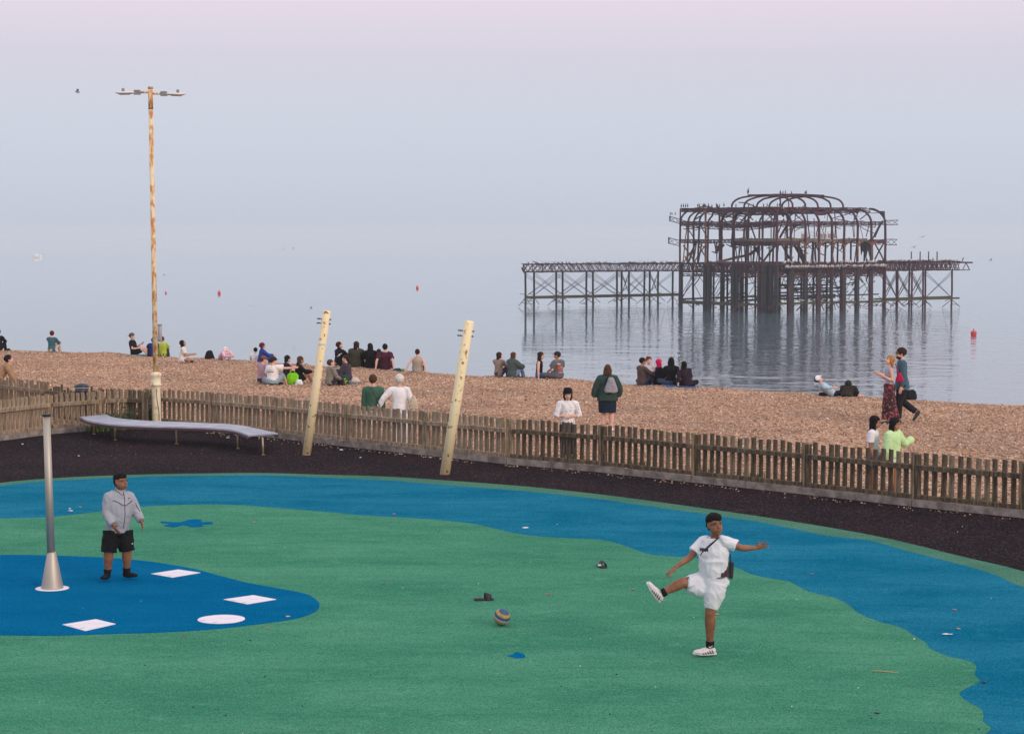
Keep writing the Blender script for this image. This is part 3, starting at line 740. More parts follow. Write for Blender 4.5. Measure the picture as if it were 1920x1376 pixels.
side(ZD - .05, 1.4, [(0, 0, .5, 0), (.5, 0, 1, 0), (0, 0, 0, .5), (0, .5, 0, 1), (0, 1, 1, 1), (.5, 0, .5, 1), (1, 0, 1, 1), (.25, 0, .25, 1), (.75, 0, .75, 1)], .17, n=22)
side(ZD - 1.75, .35, [(0, 0, 0, 1), (0, 0, 1, 0)], .13, n=16)
# outriggers
def px3(px, py, Y): return P(px, py, Y)
for pts, dp in (([(1256, 406), (1276, 412), (1300, 419), (1330, 421), (1392, 424), (1428, 420), (1460, 416)], .75), ([(1254, 446), (1276, 452)], .95), ([(1660, 414), (1684, 413)], .75), ([(1660, 449), (1682, 449)], .95)):
    Y = 354 if pts[0][0] < 1400 else 351
    mb = MB(); w3 = [px3(a, b_, Y - (18 * max(0, a - 1276) / 182 if Y == 354 else 0)) for a, b_ in pts]
    for a, b_ in zip(w3, w3[1:]): lattice(mb, a, b_, dp, max(2, int((b_ - a).length / 1.0)), .12)
    mb.bar(w3[0] + V((0, 0, .1)), w3[0] - V((0, 0, dp + .1)), .22); ruin('outrigger', mb, M_RUST)
# ---- first floor slab with a ragged edge, rail and boards
def slab(pts_st, z, th, m, name='floor_slab'):
    top = [jit(at(s, t, z), .12) for s, t in pts_st]
    a = sum(p.x * q.y - q.x * p.y for p, q in zip(top, top[1:] + top[:1]))
    if a < 0: top = top[::-1]
    mb = MB(); mb.sheet(top, th); ruin(name, mb, m)
edge = [(k / 14, 0 + rp.uniform(-.015, .03)) for k in range(0, 13)]
slab([(x - .01, t) for x, t in edge] + [(.86, .3), (.9, .6), (.6, .72), (.35, .8), (.1, .55), (0, .45)], Z2 + .12, .45, M_DECKW)
slab([(.0, 0), (.0, .12), (.0, .3), (.02, .48), (.1, .55), (.22, .4), (.2, 0.0)], Z2 - .25, .7, M_RUST)
slab([(.0, .0), (.0, .25), (.0, .5), (.0, .72), (.0, 1.), (.3, 1), (.6, 1.), (1, 1), (1, .5), (1, .0), (.5, .0)], ZD + .12, .25, M_RUST, 'deck_slab')
for k in range(9):   # brackets under the first floor
    s = SS[k] if k < 9 else 1
    if 2 <= k <= 7:
        mb = MB(); p = at(s, -.005, Z2 - .3)
        for dx in (-1, 1):
            q = at(s + dx * .045, -.005, Z2 - .32)
            mb.tube([at(s, -.005, Z2 - 1.5), at(s + dx * .012, -.005, Z2 - .75), q], [.08, .12, .15], 5)
        mb.tube([at(s, -.006, ZD + .1), at(s, -.006, Z2 - .4)], .13, 6)
        ruin('bracket', mb, M_RUSTO)
for k in range(2, 8):  # inner posts standing just behind
    ruin('post', MB().tube([jit(at(SS[k] + .035, .1, ZD)), jit(at(SS[k] + .035, .1, Z2))], .16, 6), M_RUST)
# rail with pale panels on the floor
mb = MB(); M_RAIL = mat('pale rail', (.35, .30, .32), .6)
for k in range(13):
    s = .29 + k * .027; mb.bar(at(s, .08, Z2 + .1), at(s, .08, Z2 + 1.25), .05)
for z in (.7, 1.25): mb.bar(at(.29, .08, Z2 + z), at(.29 + 12 * .027, .08, Z2 + z), .05)
ruin('handrail', mb, M_RAIL)
for s in (.31, .335, .45, .475, .51, .55, .6): ruin('rail_panel', MB().box(at(s, .083, Z2 + .6), (.55, .06, .75)), mat('faded pink board', (.42, .30, .30), .8))
# ---- columns in the sea
def pile(p, r, z1, m=None, name='column', foot=True):
    q = V((p.x, p.y, 0)); mb = MB().tube([q + V((rp.uniform(-.05, .05), 0, SEA_Z - 1.2)), q + V((rp.uniform(-.06, .06), 0, (SEA_Z + z1) / 2)), q + V((0, 0, z1))], [r, r, r], 8)
    if foot:
        for _ in range(4): # rusting flanges and weed that roughen the outline
            z = rp.uniform(SEA_Z, SEA_Z + 2.2); a = rp.uniform(0, 6.28)
            mb.bar(q + V((0, 0, z)), q + V((math.cos(a) * (r + rp.uniform(.3, 1.1)), math.sin(a) * r, z + rp.uniform(-.6, .7))), .09)
    return ruin(name, mb, m or M_WET)
for px, r, kind in ((1277, .38, 0), (1323, .3, 0), (1331, .42, 0), (1376, .52, 0), (1383, .3, 0), (1424, .32, 1), (1436, .72, 0), (1447, .38, 0)):
    p = at(0, t_of(px) if px < 1456 else 0, 0); pile(p, r, ZD - .2, M_WET if kind == 0 else M_RUST)
for k, s in enumerate(SS[:8]):
    pile(at(s, 0.0, 0), (.36, .60, .34, .45, .32, .38, .45, .42)[k], ZD - .2)
    if k in (1, 3, 5, 7): pile(at(s - .03, -.02, 0), .2, ZD - 1.0, M_RUST)
    pile(at(s + .05, .35, 0), .19, ZD - .2); pile(at(s + .02, .66, 0), .18, ZD - .2); pile(at(s, 1, 0), .2, ZD - .2)
pile(at(1, 0, 0), .27, ZD - .2, M_RUST)
for t in (.18, .3, .5, .68, .88):
    for s in (.12, .3): pile(at(s, t, 0), .2, ZD - .2)
# ties near the water
for (s0, t0, s1, t1, z, c) in ((0, 0, 1, 0, -6.35, .3), (0, 0, 0, 1, -6.5, .28), (0, 1, 1, 1, -6.2, .25), (0, .5, 1, .5, -6.1, .28), (.25, 0, .95, .0, -5.3, .18), (.2, .3, .9, .3, -5.0, .22), (.2, .28, .8, .28, -5.5, .2), (.2, .3, .9, .3, -4.2, .2), (.3, .3, .75, .3, -3.7, .2), (0, .3, 0, 1, -7.0, .2)):
    ruin('tie_beam', MB().bar(jit(at(s0, t0, z), .2), jit(at(s1, t1, z), .2), c, c * 1.2), M_WEED if z < -6 else M_WET)
for k in range(16):  # collapsed stair treads
    z = -6 + k * .25; s = .48 + k * .012 if k % 2 else .36 + k * .015
    ruin('fallen_joist', MB().bar(at(s, .2, z), at(s + .10, .22, z + rp.uniform(-.1, .35)), .16, .12), M_WET)
for k in range(46):  # cross rods
    if rp.random() < .5:
        s = rp.uniform(0, .95); a = at(s, 0, rp.uniform(-2.2, -1.6)); b_ = at(s + rp.choice((-1, 1)) * rp.uniform(.06, .13), 0, rp.uniform(-6.3, -5.8))
    else:
        t = rp.uniform(.05, .95); a = at(0, t, rp.uniform(-2.2, -1.6)); b_ = at(0, t + rp.choice((-1, 1)) * rp.uniform(.1, .2), rp.uniform(-6.4, -5.8))
    ruin('cross_rod', MB().bar(a, b_, .07), M_WET)
for k in range(34):  # broken struts at the waterline
    s, t = (rp.uniform(0, 1), 0) if k % 2 else (0, rp.uniform(0, 1))
    a = at(s, t, rp.uniform(-6.6, -6.2)); ruin('broken_strut', MB().bar(a, a + V((rp.uniform(-1.6, 1.6), rp.uniform(-.5, .5), rp.uniform(-1.5, -.8))), .1), M_RUSTO if k % 3 == 0 else M_WET)
# slanting struts inside the storeys
for (px0, y0, px1, y1, m, r) in ((1280, 495, 1306, 455, M_RUSTO, .12), (1281, 460, 1305, 494, M_RUST, .12), (1290, 412, 1281, 490, M_RUSTO, .1), (1312, 420, 1330, 452, M_RUST, .1), (1286, 425, 1302, 448, M_RUST, .1), (1310, 460, 1330, 492, M_RUSTO, .12), (1305, 452, 1290, 495, M_RUST, .18), (1326, 455, 1300, 494, M_RUSTO, .12),
        (1404, 417, 1416, 447, M_RUST, .14), (1410, 455, 1430, 492, M_RUST, .14), (1456, 458, 1430, 492, M_RUST, .18), (1465, 458, 1486, 493, M_RUST, .16), (1480, 416, 1462, 446, M_RUST, .2), (1455, 446, 1470, 410, M_RUST, .12), (1488, 457, 1508, 494, M_WET, .26), (1495, 457, 1511, 492, M_WET, .24), (1482, 445, 1490, 420, M_RUST, .16),
        (1536, 414, 1530, 444, M_RUSTO, .1), (1640, 445, 1655, 414, M_RUST, .16), (1652, 416, 1636, 448, M_RUST, .12), (1639, 455, 1659, 492, M_RUST, .14), (1657, 456, 1640, 487, M_RUST, .14), (1612, 412, 1632, 396, M_RUST, .1), (1632, 415, 1624, 444, M_RUSTO, .09), (1528, 392, 1545, 440, M_RUST, .06), (1565, 396, 1566, 446, M_RUST, .09), (1602, 398, 1602, 445, M_RUST, .07), (1602, 398, 1560, 410, M_RUST, .08), (1400, 400, 1412, 413, M_RUST, .1), (1462, 370, 1464, 392, M_RUST, .14), (1477, 373, 1479, 392, M_RUST, .1)):
    f0 = (px0 - 1275) / 182
    Yb = 354 - 19 * f0 + 5 if px0 < 1457 else 335 + 16 * (px0 - 1457) / 203 + 5
    ruin('strut', MB().tube([P(px0, y0, Yb), P((px0 + px1) / 2 + rp.uniform(-1, 1), (y0 + y1) / 2, Yb + .3), P(px1, y1, Yb)], r, 5), m)
# sagging cables and hanging wreckage
for (a, b_, s_, r) in (((1384, 449), (1455, 450), 9, .07), ((1466, 455), (1492, 458), 8, .10), ((1492, 462), (1512, 455), 6, .08), ((1513, 456), (1536, 454), 12, .09), ((1537, 455), (1560, 455), 7, .09), ((1563, 455), (1586, 455), 6, .06), ((1385, 380), (1430, 400), -6, .1), ((1300, 394), (1345, 394), -7, .1), ((1345, 400), (1378, 396), 10, .12), ((1378, 400), (1410, 400), 6, .1), ((1525, 398), (1560, 394), 5, .3), ((1440, 396), (1484, 398), 3, .12)):
    Yb = 342 if a[0] > 1400 else 350
    pts = [P(a[0] + (b_[0] - a[0]) * f, a[1] + (b_[1] - a[1]) * f + s_ * 4 * f * (1 - f), Yb) for f in [k / 6 for k in range(7)]]
    ruin('sagging_cable', MB().tube(pts, r, 5), M_RUST)
pts = [P(x, y, 346) for x, y in ((1342, 492), (1365, 487), (1380, 483), (1395, 480), (1408, 476), (1418, 468), (1424, 462))]
ruin('fallen_beam', MB().tube(pts, [.2, .22, .25, .22, .28, .3, .25], 5), M_RUSTO)
pts = [P(x, y, 347) for x, y in ((1335, 472), (1341, 474), (1347, 465), (1358, 459))]
ruin('fallen_beam', MB().tube(pts, [.1, .15, .5, .2], 5), M_RUST)
# torn sheet hanging under the first floor
def torn(px0, px1, y0, ys, Y, name='hanging_sheet'):
    n = len(ys); mb = MB(); vs = []
    for i, y in enumerate(ys):
        x = px0 + (px1 - px0) * i / (n - 1)
        for d in (0, .25): vs += [P(x, y0, Y + d), P(x + rp.uniform(-1, 1), y, Y + d + rp.uniform(0, .2))]
    fs = []
    for i in range(n - 1):
        a = i * 4; fs += [(a, a + 4, a + 5, a + 1), (a + 2, a + 3, a + 7, a + 6), (a + 1, a + 5, a + 7, a + 3), (a, a + 2, a + 6, a + 4)]
    fs += [(0, 1, 3, 2), (n * 4 - 4, n * 4 - 2, n * 4 - 1, n * 4 - 3)]
    mb.add(vs, fs); ruin(name, mb, M_WET)
torn(1613, 1637, 452, [458, 480, 470, 476, 472, 484, 468, 478, 486, 482, 490], 350.5)
torn(1462, 1478, 396, [399, 402, 406, 408, 404, 402, 412, 418], 342)
torn(1596, 1610, 394, [397, 399, 398, 402, 396], 352, 'hanging_sheet')
torn(1650, 1659, 396, [398, 402, 408, 414], 351.5)
# ---- the two arms
def arm(px0, Y0, px1, Y1, zd, cols, X=True, back_off=7.5, m=M_WET, colr=.19):
    def pt(px, z, off=0):
        f = (px - px0) / (px1 - px0); iy = 1 / Y0 + (1 / Y1 - 1 / Y0) * f; Y = 1 / iy; p = XY(px, Y); return V((p.x, p.y + off, z))
    for off in (0, back_off):
        mb = MB(); lattice(mb, pt(px0 - 4, zd, off), pt(px1, zd, off), 1.35, 34, .16); ruin('deck_girder', mb, M_RUST)
        ruin('tie_beam', MB().bar(pt(px0, SEA_Z + 1.55, off), pt(px1, SEA_Z + 1.7, off), .26, .3), M_WEED)
        xs_ = cols[0] if off == 0 else cols[1]
        for k, x in enumerate(xs_):
            pile(pt(x, 0, off), colr, zd - 1.3, m)
            if k + 1 < len(xs_):
                x2 = xs_[k + 1]
                for e in (0, .5):
                    ruin('cross_rod', MB().bar(pt(x, zd - 1.5 - e, off), pt(x2, SEA_Z + 1.8, off), .065), m); ruin('cross_rod', MB().bar(pt(x2, zd - 1.5 - e, off), pt(x, SEA_Z + 1.8, off), .065), m)
        for x in xs_:
            p = pt(x, SEA_Z + 1.5, off)
            for dx in (-1, 1): ruin('broken_strut', MB().bar(p, p + V((dx * rp.uniform(.8, 1.7), 0, rp.uniform(-1.4, -.9))), .1), m)
    n = 46
    for k in range(n + 1):  # joists across, uneven
        x = px0 + (px1 - px0) * k / n; q = rp.uniform(-.2, .25)
        ruin('joist', MB().bar(pt(x, zd + .08 + rp.uniform(0, .1), -.4), pt(x + rp.uniform(-2, 2), zd + .1 + q, back_off + .4), .17, .2), M_RUST)
    for k in range(26):
        x = rp.uniform(px0, px1 - 6); ruin('loose_bar', MB().bar(pt(x, zd + rp.uniform(-.9, .4), rp.uniform(0, back_off)), pt(x + rp.uniform(3, 13), zd + rp.uniform(-1.1, .5), rp.uniform(0, back_off)), .09), M_RUST)
    return pt
ptL = arm(985, 366, 1283, 380, -.42, ([985, 1043, 1100, 1157, 1209, 1262], [1002, 1057, 1115, 1170, 1184, 1224, 1240]))
ptR = arm(1654, 353, 1800, 362, .05, ([1660, 1684, 1711, 1736, 1786], [1672, 1697, 1722, 1748]), m=M_RUST, colr=.17)
ruin('broken_end', MB().bar(ptR(1795, .05), ptR(1824, -.0), .2, .28).bar(ptR(1800, -1.3), ptR(1819, -1.3), .14).bar(ptR(1812, .0), ptR(1819, -1.3), .12).bar(ptR(1812, 0), ptR(1806, -1.3), .1).bar(ptR(1807, .9), ptR(1804, 0), .12), M_RUST)
ruin('broken_end', MB().bar(ptL(978, -.2), ptL(986, -.5), .14).bar(ptL(979, -.9), ptL(981, -1.5), .3).bar(ptL(981, -.3), ptL(984, -1.5), .12).bar(ptL(999, .2), ptL(1020, -.7), .14), M_RUST)
for x, h in ((1713.5, 2.0), (1730, 2.0), (1746, 2.0), (1754, .8), (1762, 2.0)): ruin('stub_post', MB().bar(ptR(x, 0, 2), ptR(x, h, 2), .17), M_RUST)
def clutter(n, f, L, r, m, name='twisted_bar', droop=.3):
    for _ in range(n):
        a = f(); dd = V((rp.gauss(0, 1), rp.gauss(0, .6), rp.gauss(0, .45))).normalized() * rp.uniform(*L)
        if a.z > 2: dd.z = min(dd.z, .35)
        ruin(name, MB().tube([a, a + dd * .5 + V((0, 0, -rp.uniform(0, droop))), a + dd], rp.uniform(*r), 4), m)
U = rp.uniform
clutter(48, lambda: at(U(0, .25), U(0, 1), ZR + U(-.75, .1)), (1.5, 4.5), (.05, .13), M_RUST)
clutter(28, lambda: at(U(.2, 1), U(.1, .9), ZR + U(-.6, .1)), (1.5, 4.5), (.04, .11), M_RUST)
clutter(55, lambda: at(U(0, 1), U(0, 1), Z3 + U(-.8, .2)), (1.5, 4.0), (.04, .09), M_RUST)
clutter(60, lambda: at(U(0, 1), U(0, .9), Z2 + U(-1.1, .2)), (1.2, 3.5), (.05, .12), M_RUST, droop=.7)
clutter(120, lambda: at(U(0, 1), U(-.01, .3), ZD + U(-2.0, -.1)), (1.0, 3.5), (.05, .12), M_RUST, droop=.5)
clutter(40, lambda: at(U(0, .15), U(0, 1), ZD + U(-2.0, -.1)), (1.0, 3.0), (.05, .12), M_RUST, droop=.5)
clutter(60, lambda: at(U(.1, 1), U(0, .6), U(-7.2, -2.0)), (1.2, 4.0), (.05, .11), M_WET, droop=.6)
for k in range(26):
    s, t = U(0, 1), U(.05, .95); ruin('inner_post', MB().bar(at(s, t, ZD), at(s + U(-.02, .02), t + U(-.02, .02), U(3.4, 4.2)), U(.12, .22)), M_RUST)
for k in range(12):
    s, t = U(0, 1), U(.1, .9); ruin('inner_post', MB().bar(at(s, t, Z2), at(s + U(-.03, .03), t + U(-.03, .03), U(6.8, 9.2)), U(.10, .18)), M_RUST)
mb = MB()
for k in range(60): s = .42 + .58 * k / 60; mb.bar(at(s, -.004, ZD - .15), at(s + U(-.02, .02), -.004, ZD - 1.7), .16)
ruin('deck_web', mb, M_RUST)
slab([(.0, .02), (.0, .5), (.0, .98), (.1, .9), (.13, .5), (.1, .1)], ZR - .05, .35, M_RUST, 'roof_panel')
slab([(.42, .05), (.44, .45), (.6, .5), (.62, .12)], ZR - .1, .3, M_RUST, 'roof_panel')
# ---- birds
def bird_mesh(name, m1, m2, up=False):
    mb = MB()
    if up: mb.ell((0, 0, .32), (.12, .12, .24), n=7, m=5).tube([(0, 0, .45), (.03, 0, .62), (.08, 0, .70)], [.05, .04, .05], 6).tube([(.08, 0, .7), (.2, 0, .72)], [.03, .008], 5).tube([(0, 0, .2), (-.1, 0, .02)], [.08, .02], 5)
    else: mb.ell((0, 0, .22), (.27, .12, .12), n=8, m=5).ell((.22, 0, .36), (.08, .07, .07), n=6, m=4).tube([(.28, 0, .36), (.38, 0, .34)], [.025, .006], 5).bar((.02, .03, .12), (.02, .03, 0), .02).bar((.02, -.03, .12), (.02, -.03, 0), .02)
    nb = len(mb.f)
    if not up: mb.ell((-.08, .09, .25), (.26, .04, .09), n=6, m=4).ell((-.08, -.09, .25), (.26, .04, .09), n=6, m=4)
    me = mb.mesh(name, [m1, m2], True)
    for k, p in enumerate(me.polygons):
        if k >= nb: p.material_index = 1
    return me
GM = bird_mesh('gull', M_GULL, M_GULLG); CM = bird_mesh('cormorant', M_BIRD, M_BIRD, True)
def perch(me, name, p, lab, cat, grp, sc=1.0):
    o = bpy.data.objects.new(name, me); COL.objects.link(o); o.location = p; o.rotation_euler = (0, 0, rp.uniform(-3.1, 3.1)); o.scale = (sc,) * 3
    tag(o, lab, cat, grp); return o
gl = 'small white gull perched along the pier deck'
ruin('ledge', MB().bar(at(0.02, -.022, ZD - .62), at(1.0, -.022, ZD - .62), .45, .10), M_RUST)
for k in range(82): perch(GM, 'gull', at(.04 + .95 * (k + rp.random() * .9) / 82, -.022, ZD - .57 if rp.random() > .25 else ZD + .14), gl, 'gull', 'gulls perched along the pier deck', rp.uniform(.9, 1.35))
for k in range(12): perch(GM, 'gull', at(.1 + .8 * rp.random(), 0, -6.2), 'white gull perched on a low beam of the pier just above the water', 'gull', 'gulls on the low pier beams', rp.uniform(.9, 1.3))
for k in range(60): perch(GM, 'gull', ptR(1656 + 140 * rp.random(), .27, rp.uniform(-.3, 6)), gl, 'gull', 'gulls perched along the pier deck', rp.uniform(.8, 1.1))
for k in range(40): perch(GM, 'gull', ptL(990 + 290 * rp.random(), -.2, rp.uniform(-.3, 6)), gl, 'gull', 'gulls perched along the pier deck', rp.uniform(.6, .9))
cl = 'dark cormorant perched along the pavilion roof'
for px in (1277, 1281, 1285, 1289, 1308, 1311, 1318, 1321, 1328, 1343, 1357): perch(CM, 'cormorant', at(0, t_of(px), ZR + .2), cl, 'cormorant', 'cormorants perched along the pavilion roof', 1.0)
for k in range(14): perch(CM, 'cormorant', at(0.12, .1 + .8 * rp.random(), ZR + .18), cl, 'cormorant', 'cormorants perched along the pavilion roof', .9)
for k in range(8): perch(CM, 'cormorant', at(UP + (UE - UP) * rp.random(), rp.choice((.38, .5, .64)), ZT + .1), cl, 'cormorant', 'cormorants perched along the pavilion roof', .9)
perch(CM, 'cormorant', at(UP, .64, ZT + .1), 'large dark cormorant standing at the left end of the top arches', 'cormorant', None, 1.5)
for px in (1257, 1260, 1266): perch(CM, 'cormorant', P(px, 405, 354) + V((0, 0, .1)), 'dark cormorant on the tip of the upper left outrigger', 'cormorant', 'cormorants on the outrigger tip', .8)
# gulls low over the water by the piles and in the air
def flyer(px, py, Y, lab, sc=1.0, dark=False):
    mb = MB(); mb.ell((0, 0, 0), (.22, .08, .08), n=7, m=5)
    for s in (-1, 1): mb.tube([(0, 0, .03), (.03, s * .32, .20), (-.08, s * .68, .10)], [(.10, .02), (.08, .015), (.02, .008)], 6, ref=V((1, 0, 0)))
    o = mb.obj('flying_gull', M_GULLG if dark else M_GULL, smooth=True); o.location = P(px, py, Y); o.rotation_euler = (rp.uniform(-.4, .4), rp.uniform(-.3, .3), rp.uniform(0, 3)); o.scale = (sc,) * 3
    tag(o, lab, 'gull')
flyer(145, 173, 170, 'gull flying high at the upper left of the lamp post', 1, True)
flyer(1858, 488, 300, 'gull flying right of the pier just above its deck', .9, True)
flyer(1730, 445, 330, 'upper of two gulls flying right of the pavilion', .9, True)
flyer(1714, 464, 330, 'lower of two gulls flying right of the pavilion', .9, True)
flyer(308, 516, 260, 'small gull flying just right of the lamp post above the buoy', .6, True)
flyer(550, 466, 420, 'right one of two faint gulls far out between lamp post and pier', .9, True)
flyer(532, 468, 420, 'left one of two faint gulls far out between lamp post and pier', .7, True)
def buoy(px, py, h, lab, can=False):
    Y = sea_Y(py); p = P(px, py, Y); p.z = SEA_Z
    B = thing('buoy', lab, 'buoy', p, 'red buoys on the sea')
    if can:
        MB().lathe(p, [(h * .40, -.1), (h * .46, h * .1), (h * .46, h * .62), (h * .40, h * .7), (h * .15, h * .78), (.02, h * .85)], 16).obj('body', M_RED, B, True)
        MB().lathe(p, [(h * .47, h * .32), (h * .475, h * .35), (h * .475, h * .42), (h * .47, h * .45)], 16).obj('band', mat('dark red', (.25, .02, .03), .5), B, True)
    else:
        MB().lathe(p, [(h * .3, -.1), (h * .46, h * .15), (h * .42, h * .55), (h * .2, h * .85), (h * .08, h * .95)], 14).obj('body', M_RED, B, True)
    MB().tube([p + V((0, 0, h * .8)), p + V((0, 0, h * 1.1))], h * .06, 6).obj('ring', M_RUST, B)
buoy(1825.5, 629, .80, 'red can buoy on the calm sea right of the pier', True)
buoy(411, 551, .75, 'left one of the two small red buoys far out, nearer the lamp post')
buoy(782.5, 541, .72, 'right one of the two small red buoys far out, left of the pier')
buoy(311, 550, .45, 'tiny dark red buoy just right of the lamp post')
for px, py, l in ((583, 577, 'small bird floating on the sea left of the first leaning pole'), (469, 573, 'small bird floating on the sea midway between lamp post and first leaning pole')):
    p = P(px, py, sea_Y(py)); p.z = SEA_Z - .08; perch(GM, 'floating_gull', p, l, 'gull', None, .9)
# white boat far out
Y = sea_Y(483); p = P(69, 483, Y); p.z = SEA_Z
BT = thing('motor_boat', 'tiny white motor boat far out on the sea at the left', 'boat', p)
vs = []; 
for x, wd, z in ((-2.2, .9, 0), (0, 1.0, 0), (1.6, .8, .1), (2.8, .05, .3)):
    vs += [p + V((x, -wd, 1.0 + z)), p + V((x, -wd * .6, -.2)), p + V((x, wd * .6, -.2)), p + V((x, wd, 1.0 + z))]
fs = [(0, 1, 2, 3), (15, 14, 13, 12)] + [(i * 4 + k, (i + 1) * 4 + k, (i + 1) * 4 + k + 1, i * 4 + k + 1) for i in range(3) for k in range(3)] + [(i * 4 + 3, (i + 1) * 4 + 3, (i + 1) * 4, i * 4) for i in range(3)]
MB().add(vs, fs).obj('hull', mat('boat white', (.85, .82, .82), .4), BT)
MB().box(p + V((-.2, 0, 1.5)), (1.8, 1.2, 1.1)).obj('cabin', mat('boat white', (.85, .82, .82), .4), BT)
# ------------------------------------------------------------------ people
SKIN = dict(pale=((.60, .36, .27), (.68, .42, .33)), tan=((.36, .17, .10), (.42, .21, .13)), brown=((.20, .082, .045), (.27, .118, .066)), pink=((.62, .34, .27), (.70, .40, .33)))
def skin(k): return mat('skin ' + k, SKIN[k][0], .55, noise_=14, col2=SKIN[k][1], spec=.35)
def cloth(c, v=.82, name=None):
    return mat(name or 'cloth %.3f %.3f %.3f' % c, tuple(x * v for x in c), .9, noise_=9, col2=c, bump=(90, .25, .004), spec=.15)
BLK = (.012, .012, .016); WHT = (.80, .79, .82)
PENDING = []
def soft(mb, name, m, parent, voxel, fold=0.0, smooth=3, seed=0, fscale=9, mat2=None):
    """grow one continuous surface from overlapping pieces"""
    o = mb.obj(name, m, parent)
    r = o.modifiers.new('r', 'REMESH'); r.mode = 'VOXEL'; r.voxel_size = voxel; r.use_smooth_shade = True
    if smooth: s = o.modifiers.new('s', 'SMOOTH'); s.factor = .5; s.iterations = smooth
    PENDING.append((o, fold, seed, fscale, mat2)); return o
def bake_pending():
    bpy.context.view_layer.update(); dg = bpy.context.evaluated_depsgraph_get()
    new = [bpy.data.meshes.new_from_object(o.evaluated_get(dg)) for o, *_ in PENDING]
    for (o, fold, seed, fs, mat2), me in zip(PENDING, new):
        old = o.data; o.modifiers.clear(); me.materials.clear()
        for m in old.materials: me.materials.append(m)
        me.name = o.name
        if fold:
            n = len(me.vertices); co = np.empty(n * 3); no = np.empty(n * 3)
            me.vertices.foreach_get('co', co); me.vertices.foreach_get('normal', no); co = co.reshape(-1, 3); no = no.reshape(-1, 3)
            off = V((seed * 7.3, seed * 3.1, seed))
            nn = noise.noise
            def fd(x, y, z):
                w_ = nn(V((x * fs * .5, y * fs * .5, z * fs * .5)) + off) * .12
                a_ = 1 - abs(nn(V(((x + z * .45 + w_) * fs, (y + w_) * fs, (z - x * .3) * fs * .9)) + off)) * 2.4
                return nn(V((x * fs * .7, y * fs * .7, z * fs * .45)) + off) * .7 + a_ * .55 - .2
            d = np.array([fd(x, y, z) for x, y, z in co]) * fold
            co += no * d[:, None]; me.vertices.foreach_set('co', co.ravel())
        if mat2:
            me.materials.append(mat2[0]); fn = mat2[1]
            for p in me.polygons:
                if fn(p.center): p.material_index = 1
        me.polygons.foreach_set('use_smooth', [True] * len(me.polygons)); me.update()
        o.data = me; bpy.data.meshes.remove(old)

def fwd(a): a = R(a); return V((math.sin(a), math.cos(a), 0))
def frame(a, pitch=0, roll=0):
    f = fwd(a); r = V((f.y, -f.x, 0)); u = V((0, 0, 1))
    q = Matrix.Rotation(R(-pitch), 3, r); f = q @ f; u = q @ u
    q = Matrix.Rotation(R(roll), 3, f); return q @ r, f, q @ u

def hand(mb, wr, d, side, nrm, L, curl=.35, spread=.12, k=1.0):
    """palm, four fingers and a thumb"""
    d = d.normalized(); side = (side - d * side.dot(d)).normalized(); nrm = d.cross(side) * (1 if d.cross(side).dot(nrm) > 0 else -1)
    pl = L * .5; w_ = L * .21
    mb.tube([wr - d * L * .1, wr + d * pl * .25, wr + d * pl * .7, wr + d * pl], [(w_ * .75, L * .10 * k), (w_ * .95, L * .10 * k), (w_ * 1.05, L * .095 * k), (w_ * .95, L * .07 * k)], 10, ref=side)
    for i, (o_, fl) in enumerate(((.75, .46), (.26, .52), (-.24, .49), (-.70, .38))):
        a = wr + d * pl * .92 + side * w_ * o_; dd = (d + side * spread * o_).normalized(); r = L * .047 * k
        p1 = a + (dd + nrm * curl * .6).normalized() * L * fl * .45; p2 = p1 + (dd + nrm * curl * 1.5).normalized() * L * fl * .32; p3 = p2 + (dd + nrm * curl * 2.6).normalized() * L * fl * .24
        mb.tube([a - dd * r, p1, p2, p3], [r * 1.05, r, r * .92, r * .7], 7)
    a = wr + d * pl * .2 + side * w_ * .8; p1 = a + (d * .6 + side * .8 + nrm * .25).normalized() * L * .22; p2 = p1 + (d + side * .25 + nrm * .3).normalized() * L * .2
    r = L * .055 * k; mb.tube([a - side * r, p1, p2], [r * 1.2, r, r * .75], 7)

def foot(mb, an, f, L, r, up=V((0, 0, 1)), k=1.0):
    f = f.normalized(); s = f.cross(up).normalized(); u = s.cross(f)
    c = an - u * (L * .17)
    mb.tube([c - f * L * .24, c - f * L * .14 , c + f * L * .12, c + f * L * .42, c + f * L * .62, c + f * L * .74],
            [(r * .55 * k, r * .5), (r * .72 * k, r * .78), (r * .78 * k, r * .85), (r * .98 * k, r * .64), (r * .92 * k, r * .52), (r * .62 * k, r * .36)], 12, ref=s)
    mb.tube([an, c + f * L * .0], [r * .68, r * .78], 10)

